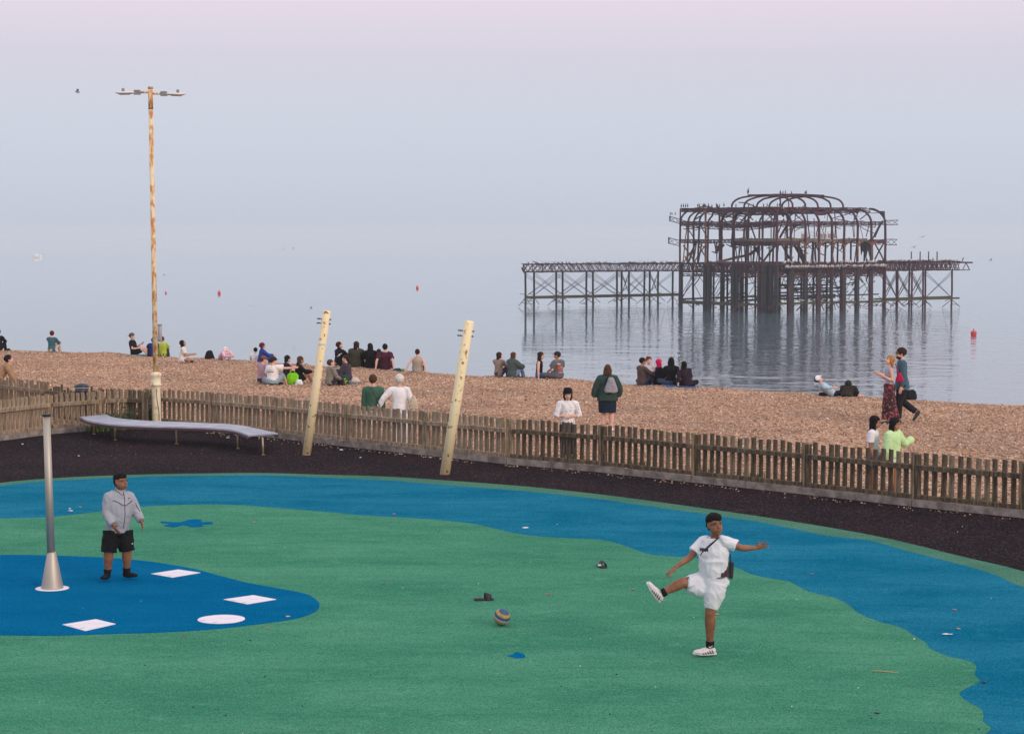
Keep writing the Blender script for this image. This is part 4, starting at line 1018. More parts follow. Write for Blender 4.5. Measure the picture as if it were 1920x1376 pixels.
def person(label, J, h, o, cat='person', group=None, near=False):
    """J: joints; o: outfit"""
    vb = .0065 if near else .013; vc = .009 if near else .014
    b = o.get('build', 1.0); lb = o.get('limb', 1.0) * h / 1.7
    low = min(J['anL'].z, J['anR'].z, J['pel'].z - .1)
    base = V((J['pel'].x, J['pel'].y, J.get('ground', low)))
    T = thing('person', label, cat, base, group)
    sk = skin(o.get('skin', 'pale')); H = h
    pr, cr_ = J['pr'], J['cr']; pel, ch, nk, hc = J['pel'], J['ch'], J['nk'], J['hc']
    up = (ch - pel).normalized(); s = .135 * h * o.get('headk', 1.09)
    def torso(mb, g=0.0, lo=-.06, hi=1.0, belly=0.0, flare=0.0):
        tl = (ch - pel).length; belly = belly + o.get('belly', 0)
        secs = []
        for t, rx, ry, fo in ((lo, .092, .070, 0), (.08, .094, .072, 0), (.30, .084 , .066, .5), (.52, .088, .066, .7), (.72, .100, .069, .3), (.86, .100, .064, 0), (.98, .074, .054, 0), (1.08, .040, .038, 0)):
            t = min(t, hi + .06) if t > .9 else t
            c = pel + (ch - pel) * t; r_ = pr.lerp(cr_, max(0, min(1, t))).normalized(); f_ = up.cross(r_)
            k = b * (1 + belly * fo)
            fl = flare * max(0, .35 - t) if t < .35 else 0
            secs.append((c + f_ * (belly * fo * .05 * h), rx * h * k + g + fl, ry * h * k + g + fl, r_))
        mb.tube([x[0] for x in secs], [(x[1], x[2]) for x in secs], 16, ref=[x[3] for x in secs])
    hx, hf, hu = J['head']
    # body: one continuous surface
    mb = MB(); torso(mb)
    mb.tube([ch + up * .0, nk, hc - hu * .25 * s], [(.055 * lb, .055 * lb), .052 * lb, .056 * lb], 12)
    mb.ell(hc + hu * .12 * s - hf * .04 * s, (.335 * s, .42 * s, .39 * s), (hx, hf, hu), 18, 14)
    fat = o.get('cheek', 1.0)
    mb.ell(hc + hf * .10 * s - hu * .16 * s, (.275 * s * fat, .30 * s, .32 * s), (hx, hf, hu), 16, 12)
    mb.ell(hc + hf * .19 * s - hu * .36 * s, (.14 * s * fat, .14 * s, .11 * s), (hx, hf, hu), 12, 8)
    mb.tube([hc + hf * .37 * s + hu * .04 * s, hc + hf * .43 * s - hu * .06 * s, hc + hf * .46 * s - hu * .13 * s], [.035 * s, .045 * s, .065 * s], 8)
    for sd in (-1, 1):
        mb.ell(hc + hx * sd * .335 * s - hu * .02 * s - hf * .03 * s, (.04 * s, .085 * s, .13 * s), (hx, hf, hu), 8, 6)
        mb.ell(hc + hf * .33 * s + hx * sd * .15 * s + hu * .10 * s, (.12 * s, .06 * s, .035 * s), (hx, hf, hu), 8, 6)
    if near: mb.tube([hc + hf * .375 * s - hx * .09 * s - hu * .265 * s, hc + hf * .41 * s - hu * .255 * s, hc + hf * .375 * s + hx * .09 * s - hu * .265 * s], [.02 * s, .04 * s, .02 * s], 7)
    al = o.get('arm', 1.0) * lb
    for q in 'LR':
        sh, el, wr = J['sh' + q], J['el' + q], J['wr' + q]
        mb.tube([ch.lerp(sh, .55), sh, sh.lerp(el, .35), el, el.lerp(wr, .28), el.lerp(wr, .8), wr], [.05 * al, .054 * al, .050 * al, .041 * al, .043 * al, .029 * al, .026 * al], 11)
        d = J.get('hd' + q, (wr - el)); nrm = J.get('hn' + q, V((0, 0, -1))); sd = J.get('hs' + q)
        if sd is None: sd = d.cross(nrm)
        hand(mb, wr, d, sd, nrm, .105 * h * (1 if near else 1.02), o.get('curl', .35), J.get('spread', .12), 1.0 if near else 1.25)
        hp, kn, an = J['hip' + q], J['kn' + q], J['an' + q]; lk = o.get('leg', 1.0) * lb
        mb.tube([hp, hp.lerp(kn, .3), kn, kn.lerp(an, .28), kn.lerp(an, .7), an], [.088 * lk, .082 * lk, .056 * lk, .058 * lk, .040 * lk, .036 * lk], 12)
        if not o.get('shoes'): foot(mb, an, J['ft' + q], .15 * h, .05 * lb, J.get('fu' + q, V((0, 0, 1))))
    soft(mb, 'body', sk, T, vb, 0, 3)
    # top
    top = o.get('top')
    if top:
        mb = MB(); g = top.get('g', .014); torso(mb, g, top.get('lo', -.16), 1.0, top.get('belly', 0), top.get('flare', 0))
        sl_ = top.get('sleeve', 'short')
        mb.tube([ch - up * .02, nk.lerp(ch, .45)], [(.085 * lb, .075 * lb), (.062 * lb, .062 * lb)], 12, ref=cr_)
        for q in 'LR':
            sh, el, wr = J['sh' + q], J['el' + q], J['wr' + q]; k = top.get('loose', 1.0)
            if sl_ == 'none': 
                mb.tube([ch.lerp(sh, .4), ch.lerp(sh, .85)], [.058 * al, .05 * al], 10); continue
            mb.ell(sh, .062 * al + g * .6, n=10, m=8)
            if sl_ == 'short': mb.tube([ch.lerp(sh, .5), sh, sh.lerp(el, .4), sh.lerp(el, .66)], [.058 * al + g, .060 * al + g, .060 * al * k + g, .064 * al * k + g], 12)
            elif sl_ == 'long': mb.tube([ch.lerp(sh, .5), sh, sh.lerp(el, .5), el, el.lerp(wr, .5), el.lerp(wr, .9)], [.058 * al + g, .060 * al + g, .054 * al * k + g, .048 * al * k + g, .044 * al * k + g, .036 * al * k + g * .7], 12)
            elif sl_ == 'half': mb.tube([ch.lerp(sh, .5), sh, el, el.lerp(wr, .3)], [.058 * al + g, .060 * al + g, .05 * al * k + g, .048 * al * k + g], 12)
        for c_, r_ in top.get('drape', []): mb.ell(c_, r_, n=14, m=10)
        if top.get('collar'):
            mb.tube([ch - up * .01, nk.lerp(ch, .35), nk.lerp(hc, .22) - hf * .02 * s], [(.105 * lb, .085 * lb), (.082 * lb, .078 * lb), (.078 * lb, .076 * lb)], 14, ref=cr_)
        if top.get('hood'):
            mb.ell(nk - up.cross(cr_) * .05 * lb - up * .01, (.10 * lb, .065 * lb, .055 * lb), (cr_, up.cross(cr_), up), 12, 8)
        soft(mb, top.get('name', 'shirt'), top['m'], T, vc, top.get('fold', .010 if near else .012), 2, len(label) * 7 % 97, top.get('fs', 9), top.get('mat2'))
    bt = o.get('bottom')
    if bt:
        mb = MB(); g = bt.get('g', .016); kind = bt['kind']; tl = (ch - pel).length
        c0 = pel - up * .03 * h
        f_ = up.cross(pr)
        mb.tube([c0 - up * .015 * h, pel + up * .02, pel + (ch - pel) * .2], [(.095 * h * b + g, .074 * h * b + g), (.097 * h * b + g, .074 * h * b + g), (.088 * h * b + g, .068 * h * b + g)], 16, ref=pr)
        lk = o.get('leg', 1.0) * lb
        if kind == 'skirt':
            L_ = bt.get('len', 1.0); m_ = (J['knL'] + J['knR']) / 2; e = (J['anL'] + J['anR']) / 2
            mid = pel.lerp(m_, .9); end = m_.lerp(e, (L_ - .5) * 2) if L_ > .5 else pel.lerp(m_, L_ * 2)
            dv = J['knL'] - J['knR']; wd = abs(dv.dot(pr)) / 2; wf = abs(dv.dot(f_)) / 2
            if L_ > .5: mb.tube([pel, mid, end], [(.1 * h * b + g, .085 * h * b), (wd + .11, wf + .11), (wd + .14, wf + .18)], 16, ref=pr)
            else: mb.tube([pel, pel.lerp(end, .5), end], [(.1 * h * b + g, .085 * h * b), (.108 * h * b + g, .088 * h * b + g), (.100 * h * b + g, .085 * h * b + g)], 16, ref=pr)
        else:
            for q in 'LR':
                hp, kn, an = J['hip' + q], J['kn' + q], J['an' + q]; k = bt.get('loose', 1.0)
                for c_, r_ in bt.get('drape', []) if q == 'L' else []: mb.ell(c_, r_, n=12, m=8)
                if kind == 'shorts': e = bt.get('len', .85); mb.tube([hp, hp.lerp(kn, e * .4), hp.lerp(kn, e)] if e <= 1 else [hp, hp.lerp(kn, .5), kn, kn.lerp(an, e - 1)], ([.092 * lk + g, .090 * lk * k + g, bt.get('hem', .082 * lk * k + g * 1.3)] if e <= 1 else [.092 * lk + g, .088 * lk * k + g, .075 * lk * k + g * 1.4, .077 * lk * k + g * 1.6]), 14)
                else: mb.tube([hp, hp.lerp(kn, .4), kn, kn.lerp(an, .5), kn.lerp(an, .95)], [.092 * lk + g, .086 * lk * k + g, .062 * lk * k + g, .055 * lk * k + g, .048 * lk * k + g], 14)
        soft(mb, bt.get('name', {'skirt': 'skirt', 'shorts': 'shorts'}.get(kind, 'trousers')), bt['m'], T, vc, bt.get('fold', .010), 2, len(label) * 7 % 89, bt.get('fs', 10), bt.get('mat2'))
    if o.get('socks'):
        for q in 'LR':
            an = J['an' + q]; kn = J['kn' + q]; mb = MB(); mb.tube([an.lerp(kn, o.get('sockh', .2)), an], [.046 * lk, .043 * lk], 12)
            if not o.get('shoes'): foot(mb, an, J['ft' + q], .152 * h, .053 * lb, J.get('fu' + q, V((0, 0, 1))))
            soft(mb, 'sock', o['socks'], T, .008, 0, 1)
    if o.get('shoes'):
        for q in 'LR':
            mb = MB(); an = J['an' + q]; f_ = J['ft' + q].normalized(); u_ = J.get('fu' + q, V((0, 0, 1)))
            foot(mb, an, f_, .165 * h, .058 * lb, u_)
            sh_ = soft(mb, 'shoe', o['shoes'], T, .008 if near else .012, 0, 1)
            if near and o.get('trainer'):
                s_ = f_.cross(u_).normalized(); uu = s_.cross(f_); L = .165 * h; c = an - uu * (L * .17) ; r = .058 * lb
                m_ = MB().tube([c - f_ * L * .26 - uu * r * .62, c + f_ * L * .1 - uu * r * .66, c + f_ * L * .45 - uu * r * .52, c + f_ * L * .77 - uu * r * .22], [(r * .72, .013), (r * .80, .012), (r * .98, .011), (r * .5, .010)], 12, ref=s_)
                so = m_.obj('sole', mat('trainer sole', (.62, .58, .58), .6), sh_, True)
                for sd in (-1, 1):
                    for kk in range(5):
                        a = c + f_ * L * (-.10 + kk * .11) + s_ * sd * r * (.80 + .03 * kk) - uu * r * .45; e = a + f_ * L * .07 + uu * r * (.75 - kk * .10) - s_ * sd * r * .12
                        MB().tube([a, a.lerp(e, .5) + s_ * sd * .004, e], .0055, 5).obj('trim', mat('trainer trim', (.06, .03, .045), .6), sh_)
                for kk in range(5):
                    a = c + f_ * L * (.06 + kk * .075) + uu * r * (.93 - kk * .09)
                    MB().tube([a - s_ * r * .42, a + uu * .008, a + s_ * r * .42], .0045, 5).obj('lace', mat('trainer lace', (.75, .72, .72), .7), sh_)
    hr = o.get('hair')
    if hr:
        hm = hr['m']; mb = MB(); st = hr.get('style', 'short'); th = hr.get('th', .03)
        bk = -hf
        c = hc + hu * (.12 + hr.get('up', .05)) * s + bk * .085 * s
        mb.ell(c, ((.335 + th * 1.1) * s, (.425 + th) * s, (.39 + th) * s), (hx, hf, hu), 18, 14)
        if st == 'crop':   # thick on top, faded sides
            mb = MB(); mb.ell(hc + hu * .29 * s - hf * .07 * s, (.37 * s, .455 * s, .31 * s), (hx, hf, hu), 18, 12); mb.ell(hc + hu * .38 * s + hf * .14 * s, (.30 * s, .26 * s, .19 * s), (hx, hf, hu), 14, 10)
            mb.ell(hc + hu * .02 * s - hf * .14 * s, (.352 * s, .36 * s, .34 * s), (hx, hf, hu), 14, 10)
        if st in ('long', 'bob', 'pony'):
            Lh = hr.get('len', 2.0) * s if st != 'bob' else .6 * s
            dn = J.get('hairdir', V((0, 0, -1)))
            a = hc + hu * .1 * s + bk * .18 * s; e = a + bk * .08 * s - hu * .3 * s; pts = [a, e, e + dn * Lh * .45 + bk * .05 * s, e + dn * Lh + (ch - e) * 0 + bk * .02 * s]
            if st == 'pony': mb.tube([a + bk * .2 * s, a + bk * .38 * s - hu * .15 * s, a + bk * .3 * s + dn * Lh * .6, a + bk * .22 * s + dn * Lh], [.10 * s, .14 * s, .13 * s, .05 * s], 10)
            else:
                wd = hr.get('w', 1.0)
                mb.tube(pts, [(.37 * s * wd, .26 * s), (.39 * s * wd, .24 * s), (.40 * s * wd, .17 * s), (.22 * s * wd, .08 * s)], 14, ref=hx)
                for sd in (-1, 1): mb.tube([hc + hu * .2 * s + hx * sd * .27 * s, hc + hx * sd * .35 * s - hu * .2 * s + bk * .02 * s, hc + hx * sd * .34 * s - hu * .2 * s + dn * Lh * .55 * (.5 if st == 'bob' else 1)], [.12 * s, .11 * s, .06 * s], 8)
        if st == 'curly':
            rr = random.Random(len(label))
            for _ in range(26):
                d = V((rr.gauss(0, 1), rr.gauss(-.3, 1), abs(rr.gauss(0.3, 1)))).normalized(); p = c + hx * d.x * .37 * s + hf * d.y * .42 * s + hu * d.z * .40 * s
                mb.ell(p, .09 * s, n=6, m=5)
        soft(mb, 'hair', hm, T, .008 if near else .012, hr.get('fold', .006 if near else .008), 1, 5, 28 if near else 16)
    ht = o.get('hat')
    if ht:
        mb = MB(); c = hc + hu * .2 * s - hf * .03 * s
        if ht['kind'] == 'cap':
            mb.ell(c + hu * .02 * s, (.39 * s, .47 * s, .38 * s), (hx, hf, hu), 18, 12)
            d = ht.get('dir', 1); mb.tube([c + hf * d * .3 * s, c + hf * d * .55 * s - hu * .03 * s, c + hf * d * .80 * s - hu * .1 * s], [(.3 * s, .05 * s), (.30 * s, .03 * s), (.16 * s, .02 * s)], 12, ref=hx)
        elif ht['kind'] == 'bucket':
            mb.tube([hc + hu * .12 * s, hc + hu * .20 * s, hc + hu * .34 * s, hc + hu * .56 * s, hc + hu * .62 * s], [(.50 * s, .54 * s), (.44 * s, .48 * s), (.42 * s, .46 * s), (.36 * s, .40 * s), (.2 * s, .25 * s)], 16, ref=hx)
        elif ht['kind'] == 'hood':
            mb.ell(hc + hu * .08 * s - hf * .09 * s, (.46 * s, .52 * s, .52 * s), (hx, hf, hu), 16, 12); mb.tube([hc - hu * .1 * s - hf * .12 * s, ch + up * .02], [.42 * s, .45 * s], 12)
        soft(mb, 'hat' if ht['kind'] != 'hood' else 'hood', ht['m'], T, .009 if near else .012, .003, 1)
    if o.get('beard'):
        soft(MB().ell(hc + hf * .13 * s - hu * .33 * s, (.262 * s, .285 * s, .21 * s), (hx, hf, hu), 12, 9), 'beard', o['beard'], T, .012, .004, 1)
    if o.get('glasses'):
        mb = MB(); e = hc + hf * .40 * s + hu * .03 * s
        for sd in (-1, 1): mb.ell(e + hx * sd * .15 * s, (.13 * s, .05 * s, .10 * s), (hx, hf, hu), 10, 6); mb.bar(e + hx * sd * .28 * s, hc + hx * sd * .36 * s - hf * .05 * s + hu * .04 * s, .02)
        mb.bar(e - hx * .1 * s, e + hx * .1 * s, .02).obj('glasses', mat('sun lens', (.008, .008, .010), .15), T, True)
    if o.get('face', True):
        dkb = mat('dark brow', (.02, .013, .01), .7); lip = mat('lip ' + o.get('skin', 'pale'), tuple(x * .62 for x in SKIN[o.get('skin', 'pale')][0]), .5)
        for sd in (-1, 1):
            e = hc + hf * .352 * s + hx * sd * .145 * s + hu * .035 * s
            MB().ell(e, (.062 * s, .03 * s, .026 * s), (hx, hf, hu), 8, 6).obj('eye', mat('eye', (.025, .018, .016), .2), T, True)
            if near: MB().ell(e + hx * .045 * s + hf * .004 * s, (.02 * s, .022 * s, .016 * s), (hx, hf, hu), 6, 5).ell(e - hx * .045 * s + hf * .004 * s, (.02 * s, .02 * s, .016 * s), (hx, hf, hu), 6, 5).obj('eye_white', mat('eye white', (.35, .30, .28), .3), T, True)
            MB().tube([e + hu * .075 * s - hx * sd * .07 * s + hf * .03 * s, e + hu * .10 * s + hf * .035 * s, e + hu * .08 * s + hx * sd * .09 * s - hf * .005 * s], .02 * s, 6).obj('eyebrow', dkb, T)
        m0 = hc + hf * .405 * s - hu * .25 * s
        MB().tube([m0 - hx * .10 * s - hf * .035 * s, m0, m0 + hx * .10 * s - hf * .035 * s], [(.02 * s, .02 * s), (.034 * s, .03 * s), (.02 * s, .02 * s)], 7).obj('mouth', lip, T)
    return T

def fk(base, face, h, pose, ground=None):
    """joints from directions given in the body's own axes (right, forward, up)"""
    r0, f0, u0 = frame(face)
    D = lambda v, yaw=0: (lambda M: (M[0] * v[0] + M[1] * v[1] + M[2] * v[2]).normalized())(frame(face + yaw))
    sp = D(pose.get('spine', (0, 0, 1)))
    cy = pose.get('chest_yaw', 0)
    J = dict(pel=V((0, 0, 0))); J['pr'] = r0; J['cr'] = frame(face + cy)[0]
    J['cr'] = (J['cr'] - sp * J['cr'].dot(sp)).normalized()
    sp2 = D(pose.get('spine2', pose.get('spine', (0, 0, 1))))
    mid = sp * .14 * h; J['ch'] = mid + sp2 * .15 * h
    J['nk'] = J['ch'] + (sp2 * .6 + u0 * .4) * .042 * h
    hy, hp, hr_ = pose.get('head', (0, 0, 0)); J['head'] = frame(face + hy, hp, hr_)
    J['hc'] = J['nk'] + J['head'][2] * .065 * h + J['head'][1] * .018 * h
    for q, s in (('L', -1), ('R', 1)):
        J['sh' + q] = J['ch'] + J['cr'] * s * .108 * h * pose.get('shw', 1) - sp2 * .022 * h
        a = pose['arm' + q]; J['el' + q] = J['sh' + q] + D(a[0]) * .168 * h; J['wr' + q] = J['el' + q] + D(a[1]) * .148 * h
        if len(a) > 2: J['hd' + q] = D(a[2])
        J['hn' + q] = D(pose.get('palm' + q, (-s, 0, 0) if len(a) < 4 else a[3]))
        J['hip' + q] = r0 * s * .052 * h - u0 * .01 * h
        l = pose['leg' + q]; J['kn' + q] = J['hip' + q] + D(l[0]) * .245 * h; J['an' + q] = J['kn' + q] + D(l[1]) * .235 * h
        J['ft' + q] = D(l[2] if len(l) > 2 else (0, 1, 0)); J['fu' + q] = D(l[3]) if len(l) > 3 else u0
    low = 0 if pose.get('seat') else min(J['anL'].z, J['anR'].z) - .045 * h
    if pose.get('seat'): low = -.075 * h
    if 'low' in pose: low = pose['low'] * h
    off = V(base) - V((0, 0, low))
    off.z = base[2] - low
    for k in list(J):
        if k in ('pr', 'cr', 'head') or k[:2] in ('hd', 'hn', 'ft', 'fu'): continue
        J[k] = J[k] + off
    J['ground'] = base[2]; return J

# poses: (right, forward, up)
ARMS_DOWN = dict(armL=((-.12, .02, -1), (-.05, .12, -1)), armR=((.12, .02, -1), (.05, .12, -1)))
STAND = dict(spine=(0, 0, 1), legL=((-.03, 0, -1), (0, -.02, -1)), legR=((.03, .05, -1), (0, -.03, -1)), **ARMS_DOWN)
KNEES = dict(seat=1, spine=(0, -.12, 1), spine2=(0, .22, 1), legL=((-.12, .78, .52), (0, .28, -.9)), legR=((.12, .78, .52), (0, .28, -.9)), armL=((-.12, .75, -.6), (.45, .85, .05)), armR=((.12, .75, -.6), (-.45, .85, .05)))
CROSS = dict(seat=1, spine=(0, -.05, 1), spine2=(0, .15, 1), legL=((-.75, .66, .12), (.85, .25, -.18), (1, .2, 0)), legR=((.75, .66, .12), (-.85, .3, -.12), (-1, .2, 0)), armL=((-.25, .35, -.9), (.35, .85, -.25)), armR=((.25, .35, -.9), (-.35, .85, -.25)))
BACK = dict(seat=1, spine=(0, -.35, 1), spine2=(0, -.2, 1), legL=((-.15, .95, .25), (0, .9, -.35)), legR=((.15, .95, .3), (0, .85, -.4)), armL=((-.35, -.45, -.85), (-.12, -.12, -1), (-.2, -.9, -.2)), armR=((.35, -.45, -.85), (.12, -.12, -1), (.2, -.9, -.2)))
def pose(p, **k): d = dict(p); d.update(k); return d
def sit(px, py, face, h, ps, label, o, dy=0.0, dz=0.0):
    """px, py: where the seat meets the shingle"""
    g = G(px, py, 0); y = g.y + dy; x = g.x * y / g.y
    return person(label, fk((x, y, beach_z(x, y) + dz), face, h, ps), h, o)
def hairm(n, c): return mat('hair ' + n, tuple(x * .7 for x in c), .8, noise_=30, col2=c, spec=.15, stretch=(1, 1, .3))
H_BLK = hairm('black', (.014, .011, .012)); H_BRN = hairm('brown', (.085, .042, .026)); H_DBR = hairm('dark brown', (.04, .02, .015)); H_GNG = hairm('ginger', (.42, .20, .07)); H_PNK = hairm('magenta', (.62, .015, .11)); H_RED = hairm('dark red', (.12, .02, .02)); H_WHT = hairm('white', (.72, .66, .62))
C = cloth
black = C(BLK); white = C(WHT); denim = C((.05, .09, .17)); greyt = C((.10, .10, .11))

# ---- the boy kicking the ball
Yk = G(1327, 1229, .012).y
def pj(px, py, dy=0.0): return P(px, py, Yk + dy)
def zk(x, y): return (1180 + x / 4.3, 940 + y / 4.3)
k = lambda x, y, dy=0.0: pj(*zk(x, y), dy)
def hframe(yaw, pitch, roll): return frame(yaw, pitch, roll)
Jk = dict(pel=k(672, 640), ch=k(690, 318), nk=k(690, 282, -.01), hc=k(690, 190, -.03), pr=V((-.80, .60, 0)).normalized(), cr=V((-.80, .58, -.10)).normalized(), head=hframe(162, -6, 4),
    shR=k(592, 325, .10), elR=k(487, 452, .04), wrR=k(372, 530, -.08), hdR=V((-.75, -.25, -.62)), hnR=V((-.2, -.3, -1)), hsR=V((.2, -1, -.3)),
    shL=k(778, 322, -.08), elL=k(905, 376, -.12), wrL=k(1020, 374, -.10), hdL=V((.93, -.10, .34)), hnL=V((.1, -.9, -.4)), hsL=V((-.25, -.3, 1)), spread=.5,
    hipR=k(640, 650, .08), knR=k(425, 655, -.05), anR=k(262, 740, -.08), hipL=k(705, 660, -.05), knL=k(652, 900, -.10), anL=k(650, 1172, -.02), ground=.012)
Jk['ftR'] = V((-.62, -.10, .80)); Jk['fuR'] = V((.78, -.15, .60)); Jk['ftL'] = V((-.97, -.28, -.03)); Jk['fuL'] = V((0, 0, 1))
Hk = 1.68
TK = person('boy in white t-shirt and shorts kicking with one leg raised on the green island', Jk, Hk, dict(skin='brown', build=.97, belly=.2, limb=.97, leg=1.2, headk=1.10, cheek=1.10,
    top=dict(m=C((.68, .68, .75), .96, 'white cotton'), g=.016, sleeve='short', lo=-.14, loose=.98, fold=.015, fs=10, name='t_shirt', belly=.12, drape=[(k(712, 635, .0), (.12, .14, .08)), (k(740, 650, .03), (.10, .13, .07))]), bottom=dict(kind='shorts', m=C((.64, .64, .71), .96, 'white sport cloth'), g=.022, len=.86, hem=.085, loose=1.05, fold=.015, fs=10, drape=[(k(610, 690, 0), (.12, .12, .095)), (k(650, 705, -.01), (.12, .13, .11)), (k(565, 700, .01), (.13, .12, .10)), (k(530, 690, .01), (.12, .12, .10)), (k(590, 715, 0), (.11, .12, .09)), (k(505, 662, .0), (.10, .10, .095))]),
    socks=C(BLK), sockh=.19, shoes=mat('trainer mesh', (.50, .46, .48), .6, noise_=40, col2=(.66, .62, .64)), trainer=1, hair=dict(m=H_BLK, style='crop', fold=.012), curl=.25), near=True)
# strap, chest print, bag
def on_body(pts, back=0): return [p for p in pts]
mstrap = mat('black strap', (.012, .012, .02), .6)
MB().tube([k(735, 278, -.02), k(712, 300, -.17), k(670, 335, -.215), k(625, 375, -.215), k(588, 408, -.17), k(575, 430, -.08)], [(.016, .006)] * 6, 8, ref=V((.5, 0, .8))).obj('bag_strap', mstrap, TK)
for i in range(7):
    x = 572 + i * 10
    MB().box(k(x, 385 + 1.2 * i, -.185), (.010 + (i % 3) * .006, .03, .040 - (i % 2) * .014)).obj('chest_letter', mat('shirt print', (.04, .04, .06), .8), TK)
MB().tube([k(812, 420, .02), k(815, 500, .03)], .008, 6).obj('bag_cord', mstrap, TK)
bg_ = V(k(818, 550, .04))
BG = MB().box((0, 0, 0), (.05, .10, .21)); o_ = BG.obj('shoulder_bag', mat('bag fabric', (.012, .012, .018), .6), TK); o_.location = bg_ - V(TK['_base']); o_.rotation_euler = (0, .05, .2)
bv = o_.modifiers.new('b', 'BEVEL'); bv.width = .022; bv.segments = 3
for (x, y, w_, h_, c) in ((765, 575, .09, .10, (.05, .015, .03)), (778, 560, .04, .11, (.06, .012, .03)), (786, 592, .025, .04, (.35, .03, .06)), (755, 590, .05, .05, (.03, .02, .04)), (775, 572, .03, .03, (.75, .72, .75)), (740, 614, .10, .012, (.10, .09, .1))):
    MB().box(k(x, y, -.115 + (x - 765) * .0022), (w_, .02, h_), Matrix.Rotation(.55, 3, 'Z')).obj('shirt_print', mat('print %.2f %.2f' % (c[0], c[2]), c, .8), TK)
MB().tube([k(640, 1168, -.075), k(650, 1176, -.08), k(672, 1162, -.07)], [.003, .006, .002], 5).obj('sock_logo', mat('white print', (.75, .75, .75), .8), TK)

LATE = []
LATE.append((TK, 'shorts', [(472, 628), (478, 606), (484, 630)], .006, mat('shirt print', (.04, .04, .06), .8), 'shorts_logo', lambda a, b_: k(a, b_)))
# ---- the boy in the grey jacket
Yb_ = G(212, 1087, .016).y
def zb_(x, y, dy=0.0): return P(160 + x / 5.506, 860 + y / 5.504, Yb_ + dy)
q_ = zb_
Jb = dict(pel=q_(332, 735), ch=q_(350, 362), nk=q_(360, 325), hc=q_(366, 240, -.02), pr=V((-.80, -.60, 0)).normalized(), cr=V((-.82, -.57, 0)).normalized(), head=hframe(128, -6, 0),
    shR=q_(246, 398, -.08), elR=q_(218, 560, -.12), wrR=q_(295, 690, -.26), hdR=V((.50, -.45, -.74)), hnR=V((.6, .5, -.3)), hsR=V((.5, -.5, .4)),
    shL=q_(455, 402, .10), elL=q_(525, 540, .10), wrL=q_(580, 648, -.02), hdL=V((.28, -.35, -.9)), hnL=V((-.8, .3, -.2)), hsL=V((.4, -.8, 0)),
    hipR=q_(268, 745, -.04), knR=q_(242, 965, -.10), anR=q_(228, 1180, -.05), hipL=q_(400, 745, .05), knL=q_(430, 950, .02), anL=q_(426, 1165, .08), ground=.016)
Jb['ftR'] = V((-.25, -1, -.03)); Jb['ftL'] = V((.95, -.35, -.02))
jm = C((.33, .34, .39), .92, 'grey jersey')
TB = person('heavy boy in grey zip jacket and black shorts standing in socks on the blue pool', Jb, 1.54, dict(skin='brown', build=1.06, belly=.25, limb=1.12, arm=1.05, leg=1.25, headk=1.16, cheek=1.28,
    top=dict(m=jm, g=.024, sleeve='long', lo=-.05, fold=.013, fs=9, name='jacket', loose=1.0, belly=.10, collar=1), bottom=dict(kind='shorts', m=C((.010, .010, .013)), g=.010, len=1.0, loose=1.0, fold=.012, fs=8),
    socks=C(BLK), sockh=.22, hair=dict(m=H_BLK, style='crop', fold=.010)), near=True)
# jacket piping and zip laid on the surface by casting onto it after the surface is grown
def late_line(obj_name, T, pxs, rad, m, name, conv): LATE.append((T, obj_name, pxs, rad, m, name, conv))
late_line('jacket', TB, [(392, 345), (402, 400), (404, 440), (405, 480), (408, 540), (408, 600), (400, 660), (392, 715)], .0065, mat('dark zip', (.045, .02, .035), .6), 'zip', q_)
late_line('jacket', TB, [(283, 430), (320, 440), (360, 462), (405, 482), (445, 462), (482, 432)], .009, mat('dark zip', (.045, .02, .035), .6), 'chest_piping', q_)
late_line('jacket', TB, [(518, 455), (528, 485), (550, 520), (565, 545)], .006, mat('dark zip', (.045, .02, .035), .6), 'sleeve_zip', q_)
late_line('jacket', TB, [(440, 412), (448, 403), (460, 404)], .008, mat('dark zip', (.045, .02, .035), .6), 'chest_logo', q_)
late_line('jacket', TB, [(280, 712), (300, 706), (335, 688)], .010, mat('dark zip', (.045, .02, .035), .6), 'cuff_trim', q_)
late_line('jacket', TB, [(547, 655), (570, 650), (612, 640)], .008, mat('dark zip', (.045, .02, .035), .6), 'cuff_trim', q_)
late_line('shorts', TB, [(478, 878), (488, 872)], .010, mat('white print', (.75, .75, .75), .8), 'shorts_logo', q_)
late_line('jacket', TB, [(300, 300), (330, 335), (370, 368), (396, 372)], .006, mat('dark zip', (.045, .02, .035), .6), 'collar_seam', q_)
def do_late():
    from mathutils.bvhtree import BVHTree
    for T, on, pxs, rad, m, name, conv in LATE:
        o = next(c for c in T.children if c.name.split('.')[0] == on)
        bt = BVHTree.FromPolygons([v.co for v in o.data.vertices], [p.vertices[:] for p in o.data.polygons])
        off = V(T['_base']); pts = []
        line = smooth_line([conv(*p) for p in pxs], 4)
        for p in line:
            d = (p - CAM).normalized(); hit = bt.ray_cast(CAM, d)
            if hit[0] is not None: pts.append(hit[0] - d * .001)
        if len(pts) > 1: MB().tube(pts, [(rad, rad * .5)] * len(pts), 6).obj(name, m, T)

